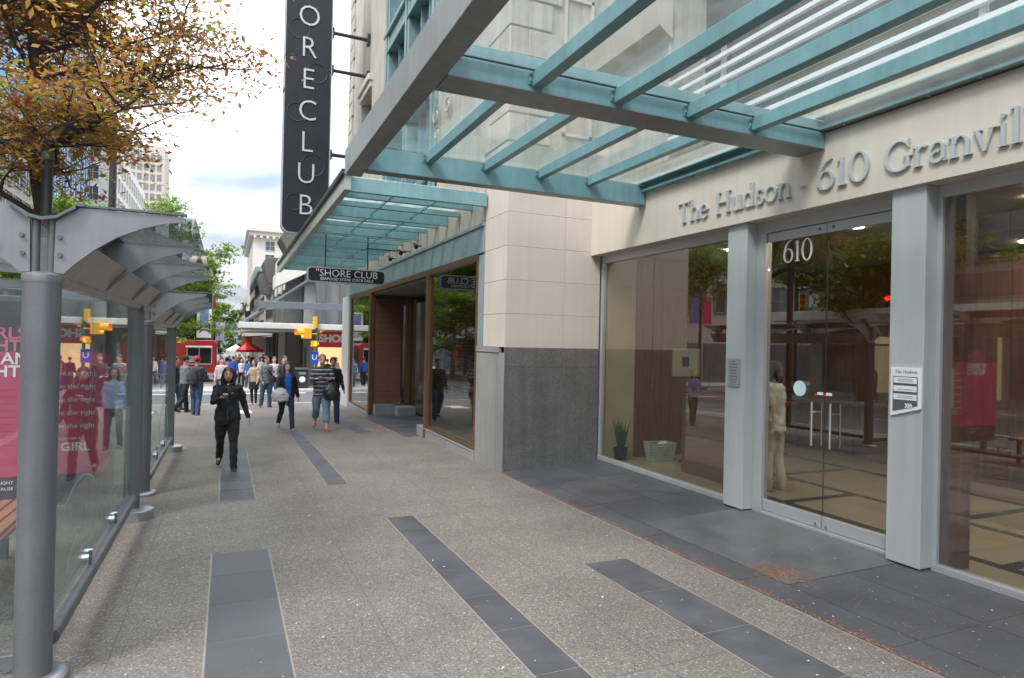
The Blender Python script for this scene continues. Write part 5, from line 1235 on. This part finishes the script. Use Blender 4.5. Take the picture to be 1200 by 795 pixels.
def cloth(name, c, rough=.85, stripes=None):
    if name in MATS: return MATS[name]
    m = mat(name, c, rough, var=.14, scale=9, fine=.10, fscale=160, bump=.15, bscale=120)
    if stripes:
        t = m.node_tree; b = t.nodes["Principled BSDF"]; L = t.links.new; tcn = t.nodes.new("ShaderNodeTexCoord"); s = t.nodes.new("ShaderNodeSeparateXYZ"); L(tcn.outputs["Object"], s.inputs[0])
        ml = t.nodes.new("ShaderNodeMath"); ml.operation = 'MULTIPLY'; ml.inputs[1].default_value = stripes[1]; L(s.outputs[2], ml.inputs[0])
        fr = t.nodes.new("ShaderNodeMath"); fr.operation = 'FRACT'; L(ml.outputs[0], fr.inputs[0]); lt = t.nodes.new("ShaderNodeMath"); lt.operation = 'LESS_THAN'; lt.inputs[1].default_value = stripes[2]; L(fr.outputs[0], lt.inputs[0])
        mx_ = t.nodes.new("ShaderNodeMix"); mx_.data_type = 'RGBA'; L(lt.outputs[0], mx_.inputs[0]); mx_.inputs[6].default_value = (*c, 1); mx_.inputs[7].default_value = (*stripes[0], 1); L(mx_.outputs[2], b.inputs["Base Color"])
    return m
HAIRM = {'black': mat("black_hair", (.018, .014, .012), .4, var=.3, scale=30, bump=.3, bscale=90), 'brown': mat("brown_hair", (.07, .035, .02), .45, var=.3, scale=30, bump=.3, bscale=90), 'ginger': mat("ginger_hair", (.30, .12, .045), .5, var=.3, scale=30, bump=.3, bscale=90), 'grey': mat("grey_hair", (.3, .28, .26), .5, var=.2, scale=30)}
M_EYE = mat("dark_eye", (.02, .015, .012), .3); M_LIP = mat("lip", (.38, .13, .11), .5)
def person(label, x, y, ht, face, top, trou, shoe, hair='black', hairlen=0, sex='m', stride=22, arms=((0, 0), (0, 0)), skin=None, vox=.014, look=0, legs='long', sleeves='long', hem=.0, bulk=1., cap_=None, seed=1, zoff=None, skirt=None, neck_open=False):
    """face: heading in degrees, 0 looks towards -Y. arms: for (left, right) = (shoulder pitch, elbow bend) in degrees, plus optional inward turn"""
    skin = skin or M_SKIN; z0 = gz(y) if zoff is None else zoff
    T = thing("person", label, "person", (x, y, z0), R(face)); Hh = ht; near = vox <= .011
    pel = .0
    def dirv(p, o=0, s=1): p = R(p); o = R(o); return Vector((s*math.sin(o), -math.sin(p)*math.cos(o), -math.cos(p)*math.cos(o)))
    hipz = .515*Hh; L1, L2 = .245*Hh, .235*Hh
    legp = []
    for s in (-1, 1):
        a = stride if s > 0 else -stride*.8; bend = 6 if a > 0 else (32 if stride > 8 else 4)
        if abs(stride) < 3: bend = 3
        hp = Vector((s*.052*Hh, 0, hipz)); kn = hp+dirv(a, 2, s)*L1; an = kn+dirv(a-bend, 1, s)*L2
        fd = Vector((s*.10, -1, -.0)).normalized(); pitch = 0 if a >= 0 else -(bend*.5)
        legp.append((hp, kn, an, fd, pitch))
    low = min(l[2].z for l in legp)-.040*Hh; dz = -low
    sh = Vector((0, 0, dz))
    legp = [(a+sh, b+sh, c+sh, d, e) for a, b, c, d, e in legp]; hz = hipz+dz
    wS = (.112 if sex == 'm' else .098)*Hh*bulk; wW = (.077 if sex == 'm' else .064)*Hh*bulk; wH = (.088 if sex == 'm' else .093)*Hh*bulk; dp = .062*Hh*bulk
    zS = hz+.305*Hh; zN = zS+.035*Hh
    hc = Vector((0, -.012*Hh-math.sin(R(look))*.05*Hh, zN+.088*Hh-math.sin(R(look))*.012*Hh)); hr = .068*Hh
    # body, one continuous mesh
    mb = MB()
    loft(mb, [(0, 0, hz-.05*Hh, wH*.7, dp*.8), (0, 0, hz, wH, dp), (0, 0, hz+.10*Hh, wW, dp*.85), (0, -.004, hz+.20*Hh, wS*.82, dp*1.05), (0, 0, zS-.02*Hh, wS*.95, dp), (0, .005, zS+.012*Hh, wS*.45, dp*.6)])
    cap(mb, [(0, .004, zS-.01*Hh), (0, 0, zN+.01*Hh), (0, hc.y*.6, zN+.04*Hh)], [.034*Hh*bulk, .030*Hh, .030*Hh])
    mb.sphere(tuple(hc+Vector((0, .006*Hh, .008*Hh))), (.0455*Hh, .056*Hh, .060*Hh), 18)
    fy = hc.y-.045*Hh
    mb.sphere((0, hc.y-.014*Hh, hc.z-.028*Hh), (.034*Hh, .038*Hh, .036*Hh), 12)
    mb.tube([(0, fy-.004*Hh, hc.z+.008*Hh), (0, fy-.015*Hh, hc.z-.014*Hh), (0, fy-.002*Hh, hc.z-.02*Hh)], [.005*Hh, .009*Hh, .006*Hh], 6)
    for s in (-1, 1): mb.sphere((s*.046*Hh, hc.y+.008*Hh, hc.z-.003*Hh), (.006*Hh, .012*Hh, .018*Hh), 8)
    for (hp, kn, an, fd, pt) in legp:
        cap(mb, [hp, hp.lerp(kn, .5), kn, kn.lerp(an, .35), an], [.050*Hh*bulk, .043*Hh*bulk, .030*Hh, .031*Hh, .019*Hh]); cap(mb, [an+Vector((0, .01*Hh, -.02*Hh)), an+fd*.07*Hh+Vector((0, 0, -.03*Hh))], [.018*Hh, .014*Hh])
    armp = []
    for k, s in enumerate((-1, 1)):
        A = arms[k]; p, e = A[0], A[1]; inn = A[2] if len(A) > 2 else 0; out = A[3] if len(A) > 3 else 9
        so = Vector((s*wS*.93, 0, zS-.012*Hh)); el = so+dirv(p, out, s)*.172*Hh
        fd = dirv(p+e, out-inn, s); wr = el+fd*.145*Hh
        armp.append((so, el, wr, fd, s, A))
        cap(mb, [so+Vector((-s*.01*Hh, 0, -.014*Hh)), so.lerp(el, .5), el, el.lerp(wr, .4), wr], [.026*Hh*bulk, .026*Hh*bulk, .020*Hh, .021*Hh, .0135*Hh], 9)
        # hand: palm and five fingers
        side = Vector((1, 0, 0)) - fd*fd.x
        side = side.normalized() if side.length > .1 else Vector((0, 1, 0)); nrm = fd.cross(side).normalized()
        if nrm.dot(Vector((-s, 0, 0))) < 0 and abs(fd.z) > .6: nrm = -nrm
        if abs(fd.z) > .6:           # hanging: palm faces the thigh
            side, nrm = Vector((0, -1, 0)), Vector((-s, 0, 0))
        pc = wr+fd*.028*Hh
        mb.obox(pc, fd*.026*Hh, side*.021*Hh, nrm*.008*Hh)
        curl = .55 if len(A) > 4 and A[4] else .3
        for q in range(4):
            ln = (.040, .046, .043, .034)[q]*Hh; b0 = wr+fd*.052*Hh+side*(.016-.0108*q)*Hh
            k1 = b0+(fd+nrm*curl*.5).normalized()*ln*.45; k2 = k1+(fd+nrm*curl*1.7).normalized()*ln*.3; k3 = k2+(fd+nrm*curl*3).normalized()*ln*.25
            mb.tube([b0-fd*.01*Hh, b0, k1, k2, k3], [.0055*Hh, .0055*Hh, .005*Hh, .0045*Hh, .0035*Hh], 6)
        tb = wr+fd*.014*Hh+side*.018*Hh; mb.tube([tb, tb+(fd*.6+side*.8+nrm*.3).normalized()*.022*Hh, tb+(fd*.9+side*.6+nrm*.6).normalized()*.04*Hh], [.007*Hh, .006*Hh, .0045*Hh], 6)
    fuse(mb, "body", skin, T, vox*(.62 if near else .9), smooth_it=2)
    # face
    if vox < .02:
        for s in (-1, 1):
            MB().sphere((s*.018*Hh, fy-.001*Hh, hc.z+.006*Hh), (.007*Hh, .004*Hh, .0036*Hh), 8).build("eye", M_EYE, T, False)
            MB().tube([(s*.009*Hh, fy-.006*Hh, hc.z+.017*Hh), (s*.019*Hh, fy-.005*Hh, hc.z+.020*Hh), (s*.029*Hh, fy+.003*Hh, hc.z+.016*Hh)], .0022*Hh, 5).build("eyebrow", HAIRM[hair], T, False)
        MB().sphere((0, fy-.0035*Hh, hc.z-.034*Hh), (.014*Hh, .004*Hh, .0042*Hh), 10).build("mouth", M_LIP, T, False)
    # trousers
    if skirt is None:
        mb = MB(); g = .010*Hh
        loft(mb, [(0, 0, hz-.07*Hh, wH*.75+g, dp+g*.5), (0, 0, hz-.01*Hh, wH+g, dp+g), (0, 0, hz+.06*Hh, wW+g*1.6, dp*.9+g)])
        for (hp, kn, an, fd, pt) in legp:
            e = an if legs == 'long' else kn.lerp(an, .55); up_ = hp.lerp(kn, .0)
            wl = 1.18 if sex == 'm' else 1.0
            cap(mb, [hp, hp.lerp(kn, .5), kn, kn.lerp(e, .5), e+Vector((0, 0, -.012*Hh if legs == 'long' else 0))], [.056*Hh*bulk, .050*Hh*bulk*wl, .039*Hh*wl, .038*Hh*wl, (.033 if legs == 'long' else .040)*Hh*wl])
        fuse(mb, "trousers", trou, T, vox, .004, seed)
    else:
        mb = MB(); loft(mb, [(0, 0, hz-.17*Hh, wH*1.25, dp*1.5), (0, 0, hz, wH*1.12, dp*1.2), (0, 0, hz+.06*Hh, wW*1.2, dp)]); fuse(mb, "skirt", skirt, T, vox, .004, seed)
        mb = MB()
        for (hp, kn, an, fd, pt) in legp: cap(mb, [hp, hp.lerp(kn, .5), kn, kn.lerp(an, .35), an], [.05*Hh, .045*Hh, .032*Hh, .033*Hh, .022*Hh])
        fuse(mb, "leggings", trou, T, vox, 0)
    # top
    mb = MB(); g = .013*Hh; hb = hz-hem*Hh
    loft(mb, [(0, 0, hb, wH+g*1.5, dp+g*1.2), (0, 0, hz+.03*Hh, wH*.98+g*1.3, dp+g), (0, 0, hz+.12*Hh, wW+g*1.9, dp*.9+g*1.2), (0, -.004, hz+.21*Hh, wS*.86+g, dp*1.05+g), (0, 0, zS-.018*Hh, wS*.97+g*.8, dp+g*.8), (0, .004, zS+.016*Hh, wS*.55, dp*.8), (0, .004, zS+.03*Hh, .036*Hh, .036*Hh)])
    for (so, el, wr, fd, s, A) in armp:
        mb.sphere(tuple(so+Vector((-s*.008*Hh, 0, -.004*Hh))), (.036*Hh*bulk, .040*Hh*bulk, .034*Hh*bulk), 12)
        e = wr if sleeves == 'long' else (so.lerp(el, .75) if sleeves == 'short' else so.lerp(el, .15))
        if sleeves == 'long': cap(mb, [so+Vector((-s*.02*Hh, 0, 0)), so.lerp(el, .5), el, el.lerp(wr, .5), wr-fd*.004*Hh], [.033*Hh*bulk, .034*Hh*bulk, .030*Hh, .027*Hh, .021*Hh], 10)
        else: cap(mb, [so+Vector((-s*.02*Hh, 0, 0)), so.lerp(e, .5), e], [.035*Hh*bulk, .034*Hh*bulk, .032*Hh], 10)
    fuse(mb, "top", top, T, vox, .006 if near else .006, seed+3)
    # shoes
    for (hp, kn, an, fd, pt) in legp:
        mb = MB(); a0 = an+Vector((0, .020*Hh, -.028*Hh)); dn = Vector((0, 0, math.sin(R(pt))*.0))
        tilt = Vector((0, 0, -.05*Hh*(1 if pt < 0 else 0)))
        cap(mb, [a0, a0+fd*.05*Hh+tilt*.3, a0+fd*.10*Hh+tilt*.6+Vector((0, 0, -.006*Hh))], [(.022*Hh), .025*Hh, .020*Hh], 10)
        zmin = min(q[2] for q in mb.v); 
        s_ = mb.build("shoe", shoe, T, False, smooth=True)
        if pt >= 0:
            me = s_.data
            for v_ in me.vertices:
                if v_.co.z < .012*Hh: v_.co.z = .0
    # hair / cap
    mb = MB(); off = .010*Hh
    mb.sphere((0, hc.y+.013*Hh, hc.z+.020*Hh), (.0515*Hh, .058*Hh, .058*Hh), 18)
    if hairlen:
        l = hairlen*Hh
        mb.sphere((0, hc.y+.034*Hh, hc.z-.01*Hh), (.050*Hh, .034*Hh, .05*Hh), 14)
        cap(mb, [(0, hc.y+.040*Hh, hc.z), (0, hc.y+.045*Hh, hc.z-l*.6), (0, hc.y+.046*Hh, hc.z-l)], [.046*Hh, .046*Hh, .034*Hh])
        for s in (-1, 1): cap(mb, [(s*.040*Hh, hc.y-.004*Hh, hc.z+.03*Hh), (s*.052*Hh, hc.y+.002*Hh, hc.z-l*.4), (s*.052*Hh, hc.y-.004*Hh, hc.z-l)], [.014*Hh, .018*Hh, .013*Hh])
    ob = fuse(mb, "hair", HAIRM[hair], T, vox*.8, .002, seed)
    # keep the face free: drop hair faces in front below the brow
    me = ob.data; bmm = bmesh.new(); bmm.from_mesh(me)
    kill = [f_ for f_ in bmm.faces if (lambda c_: c_.y < hc.y-.012*Hh and c_.z < hc.z+.026*Hh and abs(c_.x) < .036*Hh)(f_.calc_center_median())]
    bmesh.ops.delete(bmm, geom=kill, context='FACES'); bmm.to_mesh(me); bmm.free()
    if cap_:
        mb = MB(); mb.sphere((0, hc.y+.012*Hh, hc.z+.030*Hh), (.056*Hh, .062*Hh, .056*Hh), 18); mb.obox((0, hc.y-.060*Hh, hc.z+.030*Hh), (.034*Hh, 0, 0), (0, .03*Hh, .006*Hh), (0, 0, .003*Hh)); mb.build("cap", cap_, T, False, smooth=True)
    T["_a"] = 0; del T["_a"]
    return T, dict(legs=legp, arms=armp, hz=hz, zS=zS, hc=hc, H=Hh, wS=wS, wH=wH, wW=wW, dp=dp, face=R(face), pos=Vector((x, y, z0)))
def wpos(I, p): return I['pos'] + Matrix.Rotation(I['face'], 3, 'Z') @ Vector(p)
BLK = cloth("black_cloth", (.014, .014, .017)); BLKT = cloth("black_trousers", (.012, .011, .012)); JEAN = cloth("blue_denim", (.045, .085, .16)); JEAND = cloth("dark_denim", (.022, .04, .085)); JEANL = cloth("light_denim", (.15, .24, .34))
GREYC = cloth("grey_cloth", (.17, .18, .20)); GREYD = cloth("charcoal_cloth", (.05, .052, .058)); BLUET = cloth("royal_blue_cloth", (.02, .12, .52)); STRI = cloth("striped_jumper", (.035, .042, .06), stripes=((.42, .40, .40), 10.5, .22))
BEIG = cloth("beige_cloth", (.40, .30, .22)); PINKW = cloth("pale_pink_cloth", (.55, .46, .50)); BLUEC = cloth("blue_cloth", (.04, .11, .30)); WHC = cloth("white_cloth", (.62, .62, .60)); REDC = cloth("red_cloth", (.42, .03, .03)); LBLUE = cloth("pale_blue_cloth", (.30, .40, .55)); BRN = cloth("brown_cloth", (.12, .07, .045)); CREAM = cloth("cream_trousers", (.55, .50, .38))
SB = mat("black_shoe", (.02, .02, .02), .4); SO = mat("orange_shoe", (.55, .10, .03), .5); SG = mat("grey_shoe", (.16, .16, .16), .6); SN = mat("nude_shoe", (.45, .25, .18), .5)
def bag(label, c, size, m, name="shoulder_bag", cat="bag", strap=None, face=0, soft=.3):
    t = thing(name, label, cat, c, face); a, b, h = size; mb = MB()
    loft(mb, [(0, 0, -h/2, a*.28, b*.35), (a*.02, 0, -h*.42, a*.42, b*.48), (0, 0, -h*.1, a*.52, b*.52), (-a*.03, 0, h*.2, a*.44, b*.42), (a*.02, 0, h*.45, a*.30, b*.2), (0, 0, h*.55, a*.16, b*.12)], 18)
    fuse(mb, "bag_body", m, t, .012, .006, 3)
    if strap:
        mb = MB(); mb.tube([Vector(p)-Vector(c) for p in strap], [(.016, .004)]*len(strap), 6)
        s = mb.build("strap", BLK, t, False); s.matrix_local = Matrix.Rotation(-face, 4, 'Z')
    return t
# woman in black reading her phone
T, I = person("woman in black jacket and trousers walking while reading her phone", .03, 11.04, 1.60, 0, BLK, BLKT, SB, 'black', .10, 'f', 14, ((36, 78, 38, 8, 1), (-12, 14, 0, 16)), M_SKIN, .0105, look=30, hem=.03, bulk=1.14, seed=2)
MB().tube([(0, -I['dp']-.030, I['hz']+.0), (0, -I['dp']-.012, I['hz']+.22), (0, -I['dp']-.030, I['zS']-.06), (0, -.085, I['zS']+.02)], .004, 5).build("zip", M_SHELD, T, False)
MB().sphere((.062, -I['dp']-.022, I['zS']-.10), (.018, .004, .007), 8).build("chest_badge", M_SHELC, T, False)
MB().sphere((.0, -.072, I['zS']+.03), (.012, .006, .014), 8).build("pendant", M_WHITE, T, False)
mb = MB(); loft(mb, [(0, .02, I['zS']+.0, .085, .075), (0, .012, I['zS']+.035, .066, .066), (0, .01, I['zS']+.05, .055, .06)]); fuse(mb, "collar", BLK, T, .01, .003, 5)
a = I['arms'][0]; c = a[2]+a[3]*.07
ph = thing("mobile_phone", "dark mobile phone held by the woman in the black jacket", "phone", tuple(wpos(I, c+Vector((.015, -.01, .018)))))
MB().obox((0, 0, 0), (.033, 0, 0), (0, .055, -.03), (0, .004, .006)).build("phone_body", M_SHELC, ph, False, bevel=.003); MB().obox((0, -.003, .0065), (.029, 0, 0), (0, .048, -.026), (0, .0004, .0006)).build("screen", M_DARK, ph, False)
# woman with blue top and open black cardigan
T, I = person("smiling woman in blue top, black cardigan and jeans carrying a white bag", 1.32, 16.09, 1.60, 8, BLUET, JEAND, SN, 'brown', .13, 'f', 16, ((10, 55, 15, 10, 1), (-10, 10, 0, 14)), M_SKIN2, .0105, hem=.03, seed=4)
mb = MB(); Hh = I['H']; g = .02
for s in (-1, 1):
    loft(mb, [(s*.095, .01, I['hz']-.02, .095, .135), (s*.08, .01, I['hz']+.13*Hh, .085, .118), (s*.10, .008, I['zS']-.05, .085, .125), (s*.085, .008, I['zS']+.012, .07, .09)], 14)
for (so, el, wr, fd, s, A) in I['arms']: cap(mb, [so+Vector((-s*.02, 0, 0)), so.lerp(el, .5), el, el.lerp(wr, .5), wr], [.072, .072, .062, .055, .045], 10)
ob = fuse(mb, "cardigan", BLK, T, .0105, .004, 6)
me = ob.data; bmm = bmesh.new(); bmm.from_mesh(me); kill = [f_ for f_ in bmm.faces if (lambda c_: c_.y < -.03 and abs(c_.x) < .055)(f_.calc_center_median())]; bmesh.ops.delete(bmm, geom=kill, context='FACES'); bmm.to_mesh(me); bmm.free()
a = I['arms'][0]
bag("slouchy white shoulder bag carried by the woman in the blue top", tuple(wpos(I, (a[2].x-.03, a[2].y-.02, I['hz']+.04))), (.40, .18, .30), mat("white_bag_leather", (.55, .54, .54), .45, var=.2, scale=14), strap=[wpos(I, (a[2].x-.12, a[2].y, I['hz']+.14)), wpos(I, (a[0].x+.03, .02, I['zS']+.03)), wpos(I, (a[2].x+.08, a[2].y, I['hz']+.14))])
# man in striped jumper
T, I = person("ginger haired man in striped jumper, denim shorts and orange shoes", 2.07, 15.73, 1.80, -4, STRI, JEANL, SO, 'ginger', 0, 'm', 17, ((30, 75, 34, 8, 1), (24, 80, 34, 10, 1)), M_SKIN2, .0105, look=22, legs='capri', hem=.05, bulk=1.05, seed=8)
a = I['arms'][1]
bag("large black bag hanging on the arm of the man in the striped jumper", tuple(wpos(I, (a[2].x+.06, a[2].y-.02, I['hz']+.02))), (.40, .20, .38), mat("black_bag_leather", (.015, .015, .016), .4), strap=[wpos(I, (a[2].x-.06, a[2].y, I['hz']+.18)), wpos(I, (a[1].x-.01, a[1].y-.05, a[1].z+.02)), wpos(I, (a[2].x+.15, a[2].y, I['hz']+.18))])
person("person in dark clothes half hidden behind the striped jumper man", 2.58, 17.5, 1.72, 0, BLK, JEAND, SB, 'black', 0, 'm', 12, ((-8, 15), (10, 20)), vox=.016, seed=9)
T, I = person("man in grey shirt with a black bag strapped across his chest", 1.26, 23.77, 1.74, 25, GREYC, JEAN, SB, 'black', 0, 'm', 7, ((5, 30, 10), (20, 60, 20, 8, 1)), vox=.016, hem=.04, seed=10)
bag("black messenger bag worn across the man in the grey shirt", tuple(wpos(I, (I['wS']*.95, -.08, I['hz']+.09))), (.30, .13, .26), M_BLACK, strap=[wpos(I, (I['wS']*.8, -.10, I['hz']+.2)), wpos(I, (0, -I['dp']-.05, I['hz']+.38)), wpos(I, (-I['wS']*.7, -.02, I['zS']+.04)), wpos(I, (-I['wS']*.2, I['dp']+.02, I['zS']-.05))])
person("woman in beige coat and dark leggings waiting beside the grey shirted man", .92, 25.0, 1.62, -30, BEIG, BLKT, SN, 'brown', .09, 'f', 6, ((25, 70, 20), (10, 30)), M_SKIN2, .016, skirt=BLK, seed=11)
person("man in dark suit jacket over pale shirt behind the woman with the white bag", 1.92, 24.6, 1.76, 10, GREYD, GREYD, SB, 'brown', 0, 'm', 6, ((15, 60, 20), (5, 20)), M_SKIN2, .016, hem=.05, seed=12)
person("person in pale checked shirt standing just behind the suited man", 1.75, 27.6, 1.74, 5, PINKW, JEAN, SB, 'brown', 0, 'm', 5, ((8, 30), (5, 20)), M_SKIN2, .018, seed=13)
T, I = person("person in red beanie and charcoal hooded top facing the street", -.80, 21.15, 1.70, 150, GREYD, JEAN, SG, 'black', 0, 'm', 6, ((18, 60, 24), (15, 60, 24)), vox=.015, cap_=REDC, bulk=1.12, hem=.05, seed=14)
bag("dark backpack with pale straps on the person in the red beanie", tuple(wpos(I, (.0, I['dp']+.10, I['hz']+.24))), (.32, .2, .44), GREYD, "backpack", "backpack")
T, I = person("man in dark cap and grey top standing left of the red beanie", -1.17, 22.25, 1.72, 120, GREYC, BLKT, SB, 'black', 0, 'm', 12, ((10, 30), (15, 50, 20)), vox=.015, cap_=BLK, seed=15)
person("person in black jacket and jeans at the left edge of the waiting group", -1.50, 23.3, 1.70, 80, BLK, JEAN, SB, 'black', 0, 'm', 14, ((-10, 15), (15, 20)), vox=.016, seed=16)
person("man in pale pink shirt seen over the shoulder of the phone reading woman", -.17, 27.4, 1.68, 10, PINKW, GREYD, SB, 'black', 0, 'm', 8, ((5, 15), (10, 25)), M_SKIN2, .018, seed=17)
person("person in bright blue jacket walking away in the far crowd", .34, 40, 1.76, 180, cloth("deep_blue_cloth", (.02, .075, .30)), BLKT, SB, 'brown', 0, 'm', 16, ((-10, 15), (15, 20)), vox=.022, seed=18)
person("person in pale shirt and dark trousers crossing toward the camera", .80, 40.7, 1.62, 0, WHC, BLKT, SB, 'brown', .08, 'f', 16, ((5, 15), (10, 25)), M_SKIN2, .022, seed=19)
person("person in blue shirt and jeans on the far kerb beside the pale shirt", 1.15, 39, 1.64, 185, BLUEC, JEAN, SB, 'black', 0, 'm', 14, ((5, 15), (10, 25)), vox=.022, seed=20)
far = [(1.9, 41, WHC, JEAN, "white shirt and jeans near the shop corner"), (2.5, 43, BRN, BLKT, "brown jacket beside the dark shop pillar"), (3.0, 40, REDC, JEAND, "red top by the litter bin"), (.0, 45, PINKW, JEAND, "pale top walking left of the blue jacket"), (-.3, 43, REDC, JEAN, "red shirt in front of the food truck"),
       (1.4, 47, BLK, JEAN, "black top in the middle of the far crowd"), (2.2, 50, LBLUE, BLKT, "light blue shirt in the far crowd"), (.6, 52, GREYC, JEAND, "grey top under the red umbrella"), (1.6, 56, WHC, BLKT, "white top beyond the red umbrella"), (2.8, 58, BLK, BLKT, "all black clothes near the shop wall"), (.2, 60, BLUEC, JEAN, "blue top left of the umbrella"), (1.1, 66, REDC, BLKT, "red top far down the pavement"), (2.4, 70, GREYD, JEAN, "charcoal top far down the pavement"), (5.4, 38.8, BLK, JEAND, "black top waiting under the red shop sign"), (6.0, 39.6, BEIG, JEAND, "tan top under the red shop sign"), (6.8, 38.4, BLK, BLKT, "dark coat right of the red shop sign")]
for i, (x, y, a, b, l) in enumerate(far):
    person("pedestrian in "+l, x, y, 1.6+.2*random.random(), random.choice((0, 180, 20, 160)), a, b, SB, random.choice(('black', 'brown')), random.choice((0, .08)), random.choice(('m', 'f')), 14, ((random.uniform(-15, 20), 20), (random.uniform(-15, 20), 30)), M_SKIN2, .028, seed=30+i)
# woman inside the lobby
person("woman in white blouse and cream trousers walking inside behind the glass door", 6.78, 6.5, 1.72, 205, cloth("bright_white_blouse", (.74, .80, .80)), CREAM, SN, 'brown', .08, 'f', 5, ((8, 14), (-10, 10, 0, 12)), M_SKIN2, .012, seed=60, zoff=-.03, sleeves='short', hem=.05, bulk=1.1)
# people on the street side whose reflections the doors show
person("woman in pale blue jacket and brown boots close behind the phone reading woman", .045, 13.9, 1.5, 0, LBLUE, GREYD, mat("brown_boot", (.16, .05, .03), .5), 'brown', .12, 'f', 8, ((30, 70, 25), (5, 20)), M_SKIN2, .018, seed=61, hem=.02)
person("man in dark suit standing on the pavement across the road", -13.6, 14.5, 1.78, 90, BLK, BLKT, SB, 'black', 0, 'm', 8, ((5, 20), (20, 60)), vox=.018, seed=62, hem=.08)
person("pedestrian in orange top on the pavement across the road", -13.8, 19, 1.7, 70, mat("orange_cloth", (.5, .13, .02), .8), JEAND, SB, 'brown', .1, 'f', 14, ((5, 20), (20, 30)), vox=.02, seed=63)
